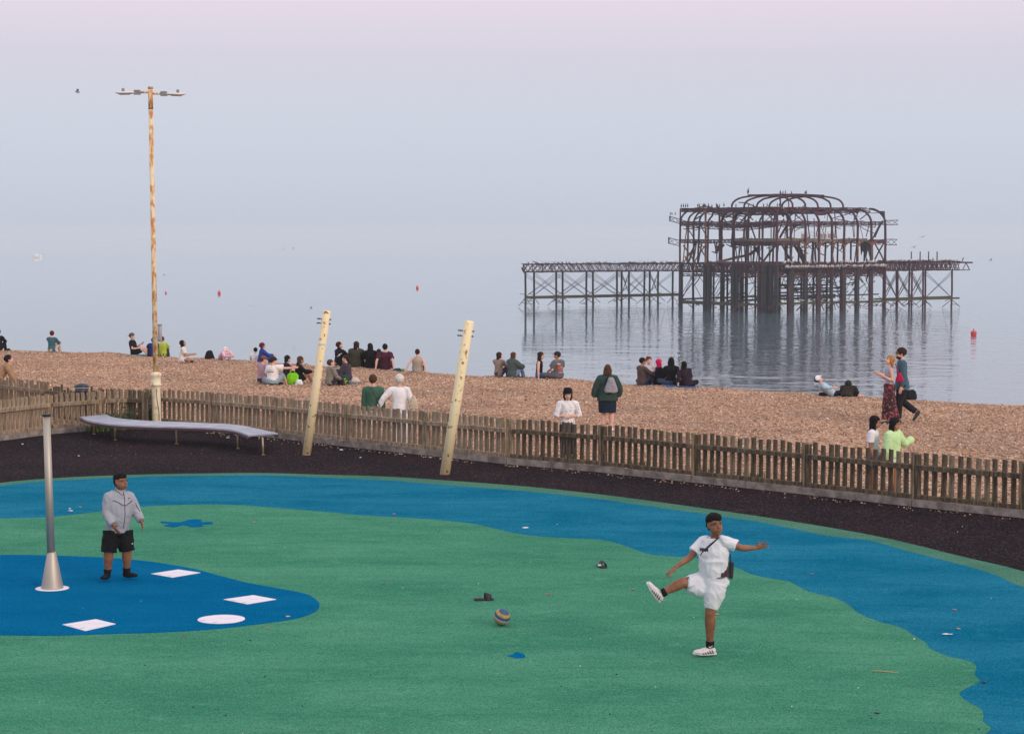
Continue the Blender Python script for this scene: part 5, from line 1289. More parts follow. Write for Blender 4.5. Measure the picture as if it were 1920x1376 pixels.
# ---- walkers behind the fence
def walk(px, top_y, Y, face, ps, label, o, h=None):
    x = P(px, HOR, Y).x; z = beach_z(x, Y); ht = P(px, top_y, Y).z - z
    h = h or ht / 1.0
    return person(label, fk((x, Y, z), face, h, ps), h, o)
walk(698, 704, 47.9, 8, pose(STAND, head=(0, -4, 0), armL=((-.12, .0, -1), (-.05, .15, -1)), armR=((.12, 0, -1), (.05, .15, -1))), 'brown haired person in a green sweatshirt seen from behind, beside the white haired one',
     dict(top=dict(m=C((.055, .13, .085)), g=.024, sleeve='long', loose=1.1, lo=-.10, name='sweatshirt'), bottom=dict(kind='shorts', m=white, len=.8), hair=dict(m=H_BRN, th=.05), face=False, skin='pink', build=1.0, limb=.95, shoes=white))
walk(748, 704, 47.7, -3, pose(STAND, armL=((-.75, .0, -.75), (-.45, .2, -.9)), armR=((.35, 0, -.95), (.12, .1, -1)), head=(0, 0, 0)), 'white haired person in a white jacket, seen from behind, one arm held out',
     dict(top=dict(m=C((.80, .78, .82), .95), g=.022, sleeve='long', loose=1.05, lo=-.22, name='jacket'), bottom=dict(kind='trousers', m=white, loose=1.2), hair=dict(m=H_WHT, th=.09, style='curly'), face=False, skin='pink', build=1.0, limb=.95, shoes=white))
TH = walk(1065, 729, 44.4, 172, pose(STAND, head=(8, 6, 0), armL=((-.30, .05, -.95), (.95, .45, -.05)), armR=((.30, .05, -.95), (-.95, .40, .0))), 'person in a black bucket hat and white patterned cardigan with folded arms behind the fence',
     dict(top=dict(m=mat('dotted knit', (.80, .78, .80), .9, vor=55, col2=[(.78, .76, .78), (.76, .74, .76), (.78, .76, .78), (.22, .20, .26)], ramp_=(0, 1)), g=.02, sleeve='half', lo=-.12, name='cardigan'), bottom=dict(kind='trousers', m=C((.03, .03, .05)), loose=1.2), hair=dict(m=H_BLK, style='bob', w=.95), hat=dict(kind='bucket', m=black), shoes=black, skin='pale', build=.88, limb=.88))
walk(1140, 685, 51.6, 4, pose(STAND, armL=((-.42, .0, -.9), (-.22, .1, -1)), armR=((.42, .0, -.9), (-.1, .2, -1)), legL=((-.05, .1, -1), (0, -.1, -1)), legR=((.05, -.1, -1), (0, -.1, -1))), 'person in a dark green coat with a grey backpack walking towards the sea',
     dict(top=dict(m=C((.035, .065, .06)), g=.04, sleeve='long', loose=1.25, lo=-.25, name='coat', flare=.1), bottom=dict(kind='skirt', m=C((.014, .024, .045)), len=.5, g=.03), hair=dict(m=H_BRN, style='bob', w=1.15), face=False, skin='pink', shoes=white, build=1.15, leg=1.15))
walk(1642, 781, 38.4, 112, pose(STAND, head=(-8, 4, 0), armL=((-.1, .1, -1), (0, .35, -1)), armR=((.1, -.05, -1), (0, .3, -1)), hairlen=1), 'person with long black hair in a white t-shirt behind the fence at the right',
     dict(top=dict(m=C((.78, .74, .78), .95), g=.016, sleeve='short', lo=-.02, name='t_shirt'), bottom=dict(kind='shorts', m=C((.16, .22, .36)), len=.55), hair=dict(m=H_BLK, style='long', len=2.6, w=.8), skin='tan', shoes=white, build=.9))
walk(1679, 784, 38.2, 128, pose(STAND, head=(-10, 6, 0), armL=((-.6, .35, -.8), (-.8, .35, .38)), armR=((.15, -.05, -1), (0, .1, -1))), 'person with long black hair in a pale lime sweatshirt raising one hand behind the fence',
     dict(top=dict(m=C((.52, .74, .38), .95), g=.032, sleeve='long', loose=1.15, lo=-.05, name='sweatshirt', fold=.014), bottom=dict(kind='shorts', m=C((.6, .66, .6)), len=.5), hair=dict(m=H_BLK, style='long', len=1.9, w=.8), skin='tan', shoes=white, build=1.0))
TM = walk(1695, 653, 54.6, -92, pose(STAND, spine=(0, .03, 1), head=(0, -3, 0), legL=((-.03, .22, -.98), (0, .02, -1), (0, 1, 0)), legR=((.03, -.10, -1), (0, -.80, -.62), (0, .55, -.85)), armL=((-.2, .05, -1), (0, .2, -1)), armR=((.2, -.05, -1), (0, .2, -1))), 'tall bearded person in sunglasses and an open blue shirt walking along the beach',
     dict(top=dict(m=C((.065, .13, .18)), g=.02, sleeve='long', loose=1.15, lo=-.28, name='shirt', flare=.1), bottom=dict(kind='trousers', m=C((.022, .020, .026)), loose=1.2), hair=dict(m=H_DBR, style='short', th=.05), shoes=mat('boot', (.015, .012, .014), .4), skin='pink', build=.9, beard=H_DBR, glasses=1))
TW = walk(1671, 667, 54.1, -95, pose(STAND, head=(-12, -22, 0), spine=(0, .02, 1), armL=((-.1, -.12, -1), (.1, .85, .5)), armR=((.1, -.05, -1), (0, .85, .55)), legL=((-.03, .16, -1), (0, -.05, -1)), legR=((.03, -.16, -1), (0, -.2, -1))), 'ginger haired person in a long black and red floral skirt looking at a phone',
     dict(top=dict(m=C((.42, .38, .48)), g=.010, sleeve='none', lo=.05, name='vest_top'), bottom=dict(kind='skirt', m=mat('floral cloth', BLK, .85, vor=26, col2=[BLK, (.02, .01, .015), BLK, (.04, .01, .015), (.30, .03, .05), (.42, .12, .13)], ramp_=(0, 1)), len=.93, g=.035, fold=.02), hair=dict(m=H_GNG, style='bob', w=.85), skin='pale', shoes=mat('boot', (.015, .012, .014), .4), build=.85, arm=.85))
def rel(T, v): return V(T['_base']) + V(v)
hM = 1.75
c_ = V(P(1651, 699, 53.95)); MB().box(c_, (.17, .10, .02), Matrix.Rotation(.55, 3, 'Y')).obj('phone', mat('phone glass', (.5, .5, .56), .15), None)
o = bpy.data.objects['phone']; recentre(o, c_); tag(o, 'phone held out by the person in the floral skirt', 'phone')
def bag(name, label, cat, base, size, m, rot=0, m2=None, taper=.75, strap=None):
    b_ = V(base); T = thing(name, label, cat, b_)
    a, d, h_ = size; r_ = Matrix.Rotation(rot, 3, 'Z'); mb = MB()
    mb.tube([b_ + V((0, 0, h_ * f)) for f in (0.02, .12, .45, .8, .97)], [(a * .42, d * .42), (a * .5, d * .5), (a * .5 * (1 + taper) / 2 * 1.05, d * .5), (a * .5 * taper, d * .36), (a * .32 * taper, d * .2)], 14, ref=r_ @ V((1, 0, 0)))
    soft(mb, 'bag_body', m, T, .012, .016, 1, len(label), 12)
    if strap:
        MB().tube([V(p) for p in strap], .010, 6).obj('strap', m2 or m, T)
    return T
p0 = P(1146, 735, 51.35); bag('backpack', 'grey drawstring backpack on the back of the person in the green coat', 'backpack', p0 - V((0, 0, .02)), (.36, .16, .40), C((.30, .29, .33)), 0, black, .5, [p0 + V((-.1, 0, .02)), p0 + V((-.14, .02, .25)), p0 + V((-.05, .05, .5))])
p0 = P(1685, 716, 54.0); bag('shoulder_bag', 'crimson shoulder bag of the person in the floral skirt', 'bag', p0 - V((0, .1, 0)), (.24, .14, .26), C((.42, .015, .075)), 0, None, .5, [p0 + V((0, -.06, .2)), p0 + V((-.12, -.08, .5))])
p0 = P(1700, 748, 54.9); bag('guitar_case', 'dark soft instrument case hanging behind the tall bearded person', 'case', p0 - V((-.08, 0, .02)), (.42, .16, .28), C((.018, .025, .032)), 0, None, .8, [p0 + V((0, 0, .2)), p0 + V((-.05, 0, .55))])
p0 = P(758, 768, 47.5); bag('tote_bag', 'cream tote bag hanging at the side of the white haired person', 'bag', p0 + V((.22, 0, 0)), (.22, .1, .34), C((.55, .46, .34)), 0, None, .6, [p0 + V((.22, 0, .3)), p0 + V((.05, .05, .72))])
MB().tube([P(693, 726, 47.72), P(704, 742, 47.60), P(712, 762, 47.62)], .012, 6).obj('bag_strap', mstrap, [t for t in THINGS if 'green sweatshirt' in t['label']][0])
ctop = lambda c, sl='long', nm='shirt', **kk: dict(m=C(c), sleeve=sl, name=nm, g=kk.pop('g', .022), **kk)
tr = lambda c, **kk: dict(kind='trousers', m=C(c), **kk)
sh_ = lambda c, **kk: dict(kind='shorts', m=C(c), len=kk.pop('len', .8), **kk)
PK = 'pink'
# ---- seated people, left to right; py is the seat on the shingle
sit(97, 659.5, 20, 1.68, pose(KNEES, head=(-30, 0, 0)), 'person in a teal top and cream trousers alone on the crest at the far left', dict(top=ctop((.05, .13, .17)), bottom=tr((.55, .45, .38)), hair=dict(m=H_RED, th=.06), skin=PK))
sit(-3, 659, 10, 1.68, pose(KNEES), 'person in black cut off by the left edge of the photo on the crest', dict(top=ctop(BLK), bottom=tr(BLK), hair=dict(m=H_BLK), face=False))
sit(252, 664.5, 88, 1.75, pose(BACK, spine=(0, -.35, 1), spine2=(0, -.05, 1), head=(10, -10, 0), legL=((-.12, .80, .50), (0, .75, -.62)), legR=((.12, .88, .38), (0, .6, -.75)), armL=((-.2, .55, -.8), (.3, .7, .5)), armR=((.2, .15, -.9), (-.2, .9, .1))), 'bearded person in black t-shirt and shorts reclining left of the lamp post', dict(top=ctop((.014, .014, .018), 'short', 't_shirt'), bottom=sh_(BLK), hair=dict(m=H_BRN), hat=dict(kind='cap', m=C((.10, .09, .10)), dir=-1), skin=PK, shoes=white, build=1.15))
sit(304, 667, 8, 1.62, pose(KNEES, spine2=(0, .35, 1), head=(0, -15, 0)), 'person in a lime green shirt right behind the lamp post', dict(top=ctop((.38, .46, .06), 'short'), bottom=tr((.05, .05, .06)), hair=dict(m=H_BRN), face=False, build=1.15))
sit(288, 668.5, -20, 1.55, pose(KNEES, spine2=(0, .6, 1), head=(0, -35, 0)), 'person in a deep blue top bent forward, half hidden by the lamp post', dict(top=ctop((.018, .03, .16), 'short'), bottom=tr((.03, .015, .02)), hair=dict(m=H_DBR), face=False))
sit(341, 679.5, 80, 1.66, pose(CROSS, spine2=(0, .3, 1), head=(5, -28, 0), armL=((-.1, .45, -.9), (.1, .95, .1)), armR=((.1, .35, -.9), (-.1, .95, .15))), 'person with long black hair and white clothes sitting cross-legged right of the lamp post', dict(top=ctop((.74, .70, .68), 'short', 't_shirt'), bottom=sh_((.74, .70, .70), len=.5), hair=dict(m=H_BLK, style='long', len=2.4, w=.85), skin='tan', shoes=black, build=.9))
sit(416, 674, 140, 1.5, pose(KNEES, spine=(0, .6, .8), spine2=(0, 1, .2), head=(0, -60, 0)), 'hunched person in a pink hoodie on the crest', dict(top=ctop((.72, .46, .56), 'long', 'hoodie', hood=1), bottom=tr((.7, .5, .58)), hat=dict(kind='hood', m=C((.80, .72, .80))), face=False))
sit(479, 679, 0, 1.5, pose(KNEES), 'dark haired child in a white top low behind the crest', dict(top=ctop(WHT), bottom=tr(BLK), hair=dict(m=H_BLK), face=False), dy=1.2, dz=-.25)
sit(489, 680, 70, 1.65, pose(KNEES, spine2=(0, .5, 1), head=(0, -25, 0)), 'person with dark red hair in a royal blue hoodie behind the crest', dict(top=ctop((.025, .065, .30), 'long', 'hoodie', hood=1), bottom=tr((.05, .1, .3)), hair=dict(m=H_RED, th=.06), skin=PK), dy=1.0, dz=-.1)
sit(491, 718, 42, 1.72, pose(KNEES, head=(22, -3, 0), spine=(0, -.05, 1)), 'person in a dusty pink shirt and maroon cap at the left of the big group', dict(top=ctop((.42, .27, .34)), bottom=tr((.03, .025, .03)), hair=dict(m=H_BRN), hat=dict(kind='cap', m=C((.20, .07, .09))), skin=PK))
TWh = sit(511, 721, 22, 1.72, pose(CROSS, head=(30, -3, 0), armR=((.85, .45, -.1), (.75, .6, .05)), legR=((.35, .75, .55), (.1, .4, -.9), (0, 1, 0)), spine=(-.05, .1, 1), chest_yaw=5), 'person in a dark cap and white t-shirt with a dark print on its back', dict(top=ctop((.80, .76, .76), 'short', 't_shirt', loose=1.3, g=.03), bottom=sh_((.26, .36, .42), len=.95, g=.03), hair=dict(m=H_DBR), hat=dict(kind='cap', m=C((.02, .022, .028))), skin=PK, shoes=black, build=1.12))
late_line('t_shirt', TWh, [(501, 697.5), (513, 697.5)], .022, mat('shirt print', (.04, .04, .06), .8), 'back_print', lambda a, b_: P(a, b_, 60))
late_line('t_shirt', TWh, [(501.5, 694.2), (512.5, 694.2)], .012, mat('shirt print blue', (.06, .08, .22), .8), 'back_print', lambda a, b_: P(a, b_, 60))
sit(536, 710, 78, 1.62, pose(KNEES, head=(8, 4, 0)), 'dark haired person in a navy t-shirt in the middle of the big group', dict(top=ctop((.02, .022, .04), 'short', 't_shirt'), bottom=tr((.04, .03, .04)), hair=dict(m=H_BLK, style='bob'), skin=PK))
sit(560, 717, 80, 1.70, pose(KNEES, head=(5, 4, 0)), 'brown haired person in a black hoodie with arms round bare knees and white shoes', dict(top=ctop((.010, .010, .013), 'long', 'hoodie', hood=1), bottom=sh_(BLK, len=.6), hair=dict(m=H_BRN, style='bob'), skin='tan', shoes=white, socks=white))
sit(618, 721, 60, 1.70, pose(KNEES, armL=((-.2, .35, -.9), (.3, .8, -.3)), armR=((.2, .35, -.9), (-.3, .8, -.3)), spine=(-.1, -.2, 1), spine2=(0, .45, .8), head=(10, -30, 0)), 'person in a grey patterned shirt bent forward just right of the left leaning pole', dict(top=dict(m=mat('grey pattern', (.13, .12, .10), .9, noise_=30, col2=(.24, .22, .18)), sleeve='long', g=.028, name='shirt'), bottom=tr((.04, .03, .04)), hair=dict(m=H_BRN), skin=PK))
sit(652, 715, -72, 1.72, pose(KNEES, armL=((-.15, .4, -.9), (.35, .7, .3)), armR=((.15, .4, -.9), (-.3, .75, .1)), spine2=(0, .35, 1), head=(-5, -12, 0)), 'person with a dark ponytail in a plum grey jacket facing left', dict(top=ctop((.060, .045, .065), 'long', 'jacket', g=.035, loose=1.2), bottom=tr((.02, .018, .025)), hair=dict(m=H_DBR, style='pony', len=1.4), skin=PK))
TSt = sit(635, 688, 52, 1.80, pose(KNEES, spine2=(0, .35, 1), head=(20, -25, 0)), 'person in a black hoodie with white stripes across the back on the crest', dict(top=ctop((.012, .012, .016), 'long', 'hoodie', hood=1, g=.03), bottom=tr((.35, .30, .28)), hair=dict(m=H_DBR), skin=PK, build=1.1))
for a, c in ((666, 672.5), (669.5, 664)) : pass
late_line('hoodie', TSt, [(634.5, 665.5), (641.5, 662.5)], .02, mat('white print', (.75, .75, .75), .8), 'back_stripe', lambda a, b_: P(a, b_, 60))
late_line('hoodie', TSt, [(632.5, 668.5), (638, 665.8)], .02, mat('white print', (.75, .75, .75), .8), 'back_stripe', lambda a, b_: P(a, b_, 60))
sit(668, 690, 10, 1.82, pose(KNEES, spine2=(0, .1, 1), head=(28, 0, 0)), 'broad person in an olive poncho with hair tied back on the crest', dict(top=ctop((.050, .048, .035), 'long', 'poncho', g=.055, loose=1.4), bottom=tr((.07, .03, .03)), hair=dict(m=H_DBR, style='long', len=.8, w=.8), skin=PK, build=1.1))
sit(694, 691, 5, 1.75, pose(KNEES, spine2=(0, .1, 1), head=(15, 0, 0)), 'person in black with long black hair on the crest, left of the maroon t-shirt', dict(top=ctop((.010, .010, .014), 'half', g=.04), bottom=tr(BLK), hair=dict(m=H_BLK, style='long', len=1.7, w=.9), skin=PK, face=False))
sit(711, 692, -10, 1.5, pose(KNEES, head=(-30, 0, 0)), 'small dark haired person mostly hidden behind the one in maroon', dict(top=ctop((.015, .014, .02), 'short'), bottom=tr(BLK), hair=dict(m=H_DBR), skin=PK), dy=1.0, dz=-.08)
sit(723, 693, 3, 1.82, pose(BACK, head=(0, -8, 0)), 'person in a maroon t-shirt leaning back on both arms on the crest', dict(top=ctop((.070, .020, .038), 'short', 't_shirt', g=.028), bottom=tr(BLK), hair=dict(m=H_BLK, th=.04), skin=PK, face=False, build=1.05))
sit(783, 698, 0, 1.62, pose(BACK, head=(0, -4, 0), spine=(0, -.2, 1), armL=((-.6, -.3, -.85), (-.35, -.1, -.95), (-.5, -.8, -.1))), 'person in a beige vest over black t-shirt sitting alone on the crest', dict(top=ctop((.42, .36, .31), 'none', 'vest', g=.045), bottom=tr(BLK), hair=dict(m=H_DBR, th=.04), skin=PK, face=False))
sit(935, 706, 30, 1.60, pose(KNEES, spine2=(0, .2, 1), head=(35, -5, 0)), 'person in a beige jumper, left of the pair right of the second leaning pole', dict(top=ctop((.30, .22, .19), 'long', 'jumper'), bottom=tr((.05, .05, .08)), hair=dict(m=H_DBR, style='bob', w=.9), skin=PK, build=.95))
sit(960, 708, 48, 1.64, pose(KNEES, head=(15, 5, 0)), 'person in a slate green coat and pale jeans, right of the pair on the crest', dict(top=ctop((.075, .10, .105), 'long', 'coat', g=.045, hood=1, loose=1.2), bottom=tr((.22, .33, .50)), hair=dict(m=H_BRN, style='bob', w=.8), skin=PK))
sit(1011, 710, 70, 1.72, pose(CROSS, spine=(0, -.1, 1), head=(25, 5, 0), chest_yaw=30, armL=((-.25, -.1, -1), (-.1, 0, -1)), armR=((.3, -.15, -1), (.1, 0, -1))), 'person with very long dark hair in a black vest top sitting opposite the orange print', dict(top=ctop((.010, .010, .014), 'none', 'vest_top', g=.012), bottom=sh_((.06, .12, .28), len=.4), hair=dict(m=H_DBR, style='long', len=2.1, w=.75), skin=PK, build=.88))
TO = sit(1047, 711, -40, 1.74, pose(CROSS, spine2=(0, .15, 1), head=(-35, -4, 0)), 'person in a dark cap and grey t-shirt with an orange print on its back', dict(top=dict(m=C((.13, .13, .15)), sleeve='short', name='t_shirt', g=.026, loose=1.2), bottom=tr((.10, .10, .12)), hair=dict(m=H_DBR), hat=dict(kind='cap', m=C((.02, .03, .04))), skin='tan'))
for a, c, dx, r_, m in ((686, 0, 0, .05, (.62, .10, .03)), (690, 0, 0, .055, (.68, .14, .04)), (694, 0, 1, .05, (.62, .10, .03)), (682, 0, -1, .03, (.75, .72, .72)), (698, 0, 2, .03, (.55, .60, .66)), (688, 0, 6, .022, (.75, .72, .72)), (692, 0, 8, .02, (.2, .35, .5))):
    late_line('t_shirt', TO, [(1045.5 + dx, a), (1051.5 + dx - (3 if dx > 4 else 0), a + .6)], r_, mat('print %.2f %.2f' % (m[0], m[1]), m, .8), 'back_print', lambda a, b_: P(a, b_, 60))
sit(1203, 722, 60, 1.72, pose(KNEES, head=(15, -2, 0), spine2=(0, .15, 1)), 'person with short black hair in a brown patterned jacket in the circle of five', dict(top=dict(m=mat('brown pattern', (.05, .03, .028), .9, noise_=26, col2=(.10, .065, .06)), sleeve='long', g=.026, name='jacket'), bottom=tr((.05, .05, .08)), hair=dict(m=H_BLK), skin='tan'))
sit(1216, 720, 175, 1.74, pose(CROSS, head=(-15, -12, 0), armL=((-.1, .4, -.7), (.1, .1, 1))), 'curly haired person with a hand at the mouth in the circle of five', dict(top=ctop((.55, .54, .62), 'short', 't_shirt'), bottom=tr((.05, .05, .06)), hair=dict(m=H_RED, style='curly'), skin=PK), dy=.8)
sit(1234, 722, 75, 1.66, pose(KNEES, head=(0, -18, 0), spine2=(0, .3, 1)), 'person with bright magenta hair in a black jacket in the circle of five', dict(top=ctop((.012, .012, .016), 'long', 'jacket'), bottom=tr(BLK), hair=dict(m=H_PNK, style='long', len=1.1, w=.9), skin=PK))
sit(1258, 725, 8, 1.72, pose(CROSS, head=(0, -2, 0), armL=((-.3, .3, -.95), (.1, .9, -.2)), armR=((.3, .3, -.95), (-.1, .9, -.2))), 'person with long black hair seen from behind, lower back bare, in the circle of five', dict(top=ctop((.012, .012, .016), 'long', 'jacket', lo=.22), bottom=tr((.05, .08, .14)), hair=dict(m=H_BLK, style='long', len=1.3, w=.8), skin=PK, face=False))
sit(1290, 727, -12, 1.62, pose(CROSS, spine=(-.18, .05, 1), spine2=(-.35, .25, 1), head=(-35, -25, -15), armL=((-.2, -.05, -1), (.05, 0, -1))), 'person with long black hair leaning left at the right of the circle of five', dict(top=ctop((.030, .018, .032), 'half', 'jacket'), bottom=tr(BLK), hair=dict(m=H_BLK, style='long', len=1.4, w=.8), skin=PK, face=False))
LIE = dict(seat=1, spine=(0, -.9, .35), spine2=(0, -.9, .3), legL=((-.1, .9, .1), (0, 1, -.1)), legR=((.1, .9, .1), (0, 1, -.1)), armL=((-.8, -.2, -.1), (-.3, .8, 0)), armR=((.8, -.2, -.1), (.3, .8, 0)))
sit(1561, 741, 80, 1.66, pose(LIE, head=(0, -45, 0), spine=(0, -.75, .5), spine2=(0, -.6, .6)), 'person in a white cap and pale blue top lying on the crest near the water', dict(top=ctop((.42, .56, .68)), bottom=tr((.02, .02, .03)), hair=dict(m=H_BRN), hat=dict(kind='cap', m=white), skin=PK), dz=-.05)
sit(1587, 743, 20, 1.60, pose(KNEES, spine=(0, .5, .8), spine2=(0, .9, .3), head=(0, -50, 0)), 'hunched person in a dark olive hood beside the one lying in the white cap', dict(top=ctop((.030, .026, .022), 'long', 'hoodie', g=.05, hood=1), bottom=tr(BLK), hat=dict(kind='hood', m=C((.030, .026, .022))), face=False), dz=-.12)
# person bending at the left edge
x = P(6, HOR, 58).x
person('person in a tan hoodie bending forward behind the fence at the left edge', fk((x - .25, 58, beach_z(x, 58)), 78, 1.7, pose(STAND, spine=(0, .55, .85), spine2=(0, .75, .65), head=(0, -20, 0), armL=((-.1, .5, -1), (0, .6, -.8)), armR=((.1, .5, -1), (0, .5, -.9)))), 1.7, dict(top=ctop((.36, .22, .13), 'long', 'hoodie', g=.03), bottom=tr((.03, .03, .04)), hair=dict(m=H_BLK, th=.05), skin=PK))
bake_pending_later = True
# ------------------------------------------------------------------ ball, sandals, litter, bags on the beach
def ball():
    r = .108; c = G(941, 1173, .012); c.z = r + .02
    B = thing('ball', 'scuffed volleyball with blue and yellow bands rolling over the green island', 'ball', c - V((0, 0, r)))
    rot = Matrix.Rotation(R(22), 3, 'Y') @ Matrix.Rotation(R(20), 3, 'X')
    cols = [((.16, .11, .06), -1, -.62), ((.34, .25, .15), -.62, -.15), ((.38, .34, .34), -.15, .08), ((.025, .07, .20), .08, .42), ((.42, .26, .05), .42, .74), ((.03, .09, .20), .74, 1.0)]
    for j, (col, a, b_) in enumerate(cols):
        mb = MB(); n = 28; rows = []
        for i in range(6):
            z = a + (b_ - a) * i / 5; zz = max(-.999, min(.999, z * 1.0)); rr = math.sqrt(1 - zz * zz)
            e = r * (.985 if i in (0, 5) else 1)
            rows.append([c + rot @ V((math.cos(2 * math.pi * k / n) * rr * e, math.sin(2 * math.pi * k / n) * rr * e, zz * e)) for k in range(n)])
        vs = [p for row in rows for p in row]
        fs = [(i * n + k, i * n + (k + 1) % n, (i + 1) * n + (k + 1) % n, (i + 1) * n + k) for i in range(5) for k in range(n)]
        mb.add(vs, fs).obj('ball_panel', mat('ball %d' % j, col, .6, noise_=18, col2=tuple(x * .75 for x in col)), B, True)
ball()
def slider(px, py, ang, label):
    c = G(px, py, .012); T = thing('sandal', label, 'sandal', c, 'black sandals lying on the green island')
    f = V((math.cos(ang), math.sin(ang), 0)); s = V((-f.y, f.x, 0)); u = V((0, 0, 1)); L = .27
    prof = [(-.5, .030), (-.42, .042), (-.2, .045), (0, .043), (.2, .052), (.38, .050), (.48, .030)]
    vs = []; 
    for x, wd in prof:
        for sy, z in ((-1, 0), (1, 0), (1, .024), (-1, .024)): vs.append(c + f * L * x + s * sy * wd + u * (z + (.008 if x < -.1 and z else 0)))
    n = len(prof); fs = [(0, 1, 2, 3), tuple((n - 1) * 4 + k for k in (3, 2, 1, 0))] + [(i * 4 + (k + 1) % 4, i * 4 + k, (i + 1) * 4 + k, (i + 1) * 4 + (k + 1) % 4) for i in range(n - 1) for k in range(4)]
    MB().add(vs, fs).obj('sole', mat('sandal foam', (.014, .014, .022), .7), T)
    vs = []; m = 10
    for i in range(m + 1):
        a = math.pi * i / m
        for x in (0.02, .34): 
            k = .050 * (1 if x < .2 else 1.02)
            for g in (1, .86): vs.append(c + f * L * x + s * math.cos(a) * k * g * 1.06 + u * (.012 + math.sin(a) * .10 * g * (1 if x < .2 else .75)))
    fs = []
    for i in range(m):
        a = i * 4; b_ = a + 4; fs += [(a, b_, b_ + 2, a + 2), (a + 1, a + 3, b_ + 3, b_ + 1), (a, a + 1, b_ + 1, b_), (a + 2, b_ + 2, b_ + 3, a + 3)]
    MB().add(vs, fs).obj('strap', mat('sandal strap', (.010, .010, .016), .6), T, True)
    return T
slider(908, 1125, .25, 'black sandal lying side on near the ball')
T = slider(1128, 1063, -1.25, 'black sandal with a pale mark lying end on, right of the ball')
c = G(1126, 1058, .09); MB().box(c + V((-.02, -.05, 0)), (.05, .03, .02), Matrix.Rotation(.3, 3, 'Z')).obj('strap_mark', mat('pale mark', (.6, .55, .52), .6), T)
rd = random.Random(5)
def scrap(name, px, py, w_, d_, col, label, cat, z=.013, h=.006, grp=None):
    c = G(px, py, z); mb = MB(); pts = []
    for k in range(7):
        a = 6.283 * k / 7; pts.append(V((math.cos(a) * w_ / 2 * rd.uniform(.75, 1.1), math.sin(a) * d_ / 2 * rd.uniform(.75, 1.1), h * rd.uniform(.6, 1.6))))
    mb.sheet(pts, h * .7); o = mb.obj(name, mat('scrap %.2f %.2f %.2f' % col, col, .7)); o.location = c + V((0, 0, h * .2)); tag(o, label, cat, grp)
W_ = (.80, .78, .82); BR = (.28, .13, .06)
scrap('paper_scrap', 985, 989.5, .12, .10, W_, 'small white paper scrap in the middle of the blue track', 'litter')
scrap('paper_scrap', 133, 957.5, .09, .10, W_, 'white paper scrap on the blue track beside the spray pole', 'litter')
scrap('paper_scrap', 131, 953.5, .05, .06, W_, 'tiny white paper crumb just behind the scrap by the spray pole', 'litter')
scrap('paper_scrap', 1776, 1190, .13, .06, W_, 'white elongated wrapper on the blue track at the right', 'litter', h=.012)
scrap('paper_scrap', 1714, 1198, .022, .05, W_, 'tiny white scrap on the green edge left of the white wrapper', 'litter')
for px, py, c_, l in ((1028, 1114, (.55, .05, .03), 'small red leaf right of the sandal by the ball'), (1187, 1106, BR, 'small brown leaf left of the kicking boy'), (1345, 1152, (.45, .24, .10), 'small tan leaf beside the kicking boy'), (739, 964, (.5, .12, .08), 'small red speck of litter at the edge of the blue track'),
        (502, 1177, BR, 'brown leaf near the round plate'), (345, 1191, (.22, .06, .03), 'dark brown leaf at the lower edge of the blue pool'), (540, 1156, (.5, .4, .3), 'pale crumb at the tip of the blue pool'), (1797, 1179, (.5, .25, .2), 'pinkish crumb right of the white wrapper'), (1790, 1143, (.6, .1, .1), 'red crumb above the white wrapper'),
        (1645, 1337, (.02, .02, .015), 'dark leaf low on the green island at the right'), (151, 951, (.4, .2, .1), 'orange brown leaf above the paper scrap by the spray pole'), (476, 979, (.4, .15, .08), 'reddish leaf right of the blue flower'), (1523, 1076, (.3, .15, .12), 'brown crumb on the blue track right of the kicking boy'), (720, 1095, (.16, .08, .04), 'dark leaf in the middle of the green island'), (1846, 1279, (.03, .02, .02), 'dark leaf on the blue track at the far right')):
    scrap('leaf', px, py, .06, .06, c_, l, 'leaf', h=.008)
b1 = G(1633, 1257, .018); b2 = G(1685, 1261, .018)
o = MB().tube([b1, b1.lerp(b2, .3) + V((0, 0, .006)), b1.lerp(b2, .7) + V((0, 0, .004)), b2], [.004, .007, .007, .003], 6).obj('dry_stalk', mat('dry reed', (.40, .28, .16), .8)); recentre(o, b1.lerp(b2, .5)); tag(o, 'thin dry stalk lying on the green island at the right', 'stalk')
# crumbs nobody could count
def crumbs(name, n, f, m, r0, r1, label):
    mb = MB()
    for _ in range(n):
        p = f()
        if p is None: continue
        r = rd.uniform(r0, r1); a = rd.uniform(0, 6.28)
        vs = [p + V((math.cos(a + t) * r * q, math.sin(a + t) * r * q, 0)) for t, q in ((0, 1), (1.57, .7), (3.14, 1), (4.7, .7))] + [p + V((0, 0, r * .8))]
        mb.add(vs, [(0, 1, 4), (1, 2, 4), (2, 3, 4), (3, 0, 4)])
    o = mb.obj(name, m); o['kind'] = 'stuff'; o['label'] = label
def alongfence():
    i = rd.randrange(1, len(FENCE) - 1); p = FENCE[i].lerp(FENCE[i + 1], rd.random()); return V((p.x - .2 + rd.gauss(0, .05), p.y - .22 - abs(rd.gauss(0, .22)), .0))
crumbs('windblown_pebbles', 260, alongfence, mat('crumb tan', (.35, .2, .1), .8, isl=True, col2=[(.55, .42, .3), (.3, .14, .06), (.6, .5, .42)], ramp_=(0, 1)), .010, .028, 'stray pebbles and leaf crumbs along the fence kerb')
def underbench(): 
    p = G(rd.uniform(165, 560), 0 + rd.uniform(812, 860), 0); return p if rd.random() < .8 else None
crumbs('leaf_crumbs', 90, underbench, mat('crumb brown', (.16, .09, .035)), .008, .022, 'fallen leaf crumbs under the curved bench')
def anywhere(): return G(rd.uniform(0, 1920), rd.uniform(905, 1376), .013)
crumbs('dark_specks', 50, anywhere, mat('speck dark', (.02, .02, .015), .9), .008, .02, 'dark specks of dirt scattered over the play surface')
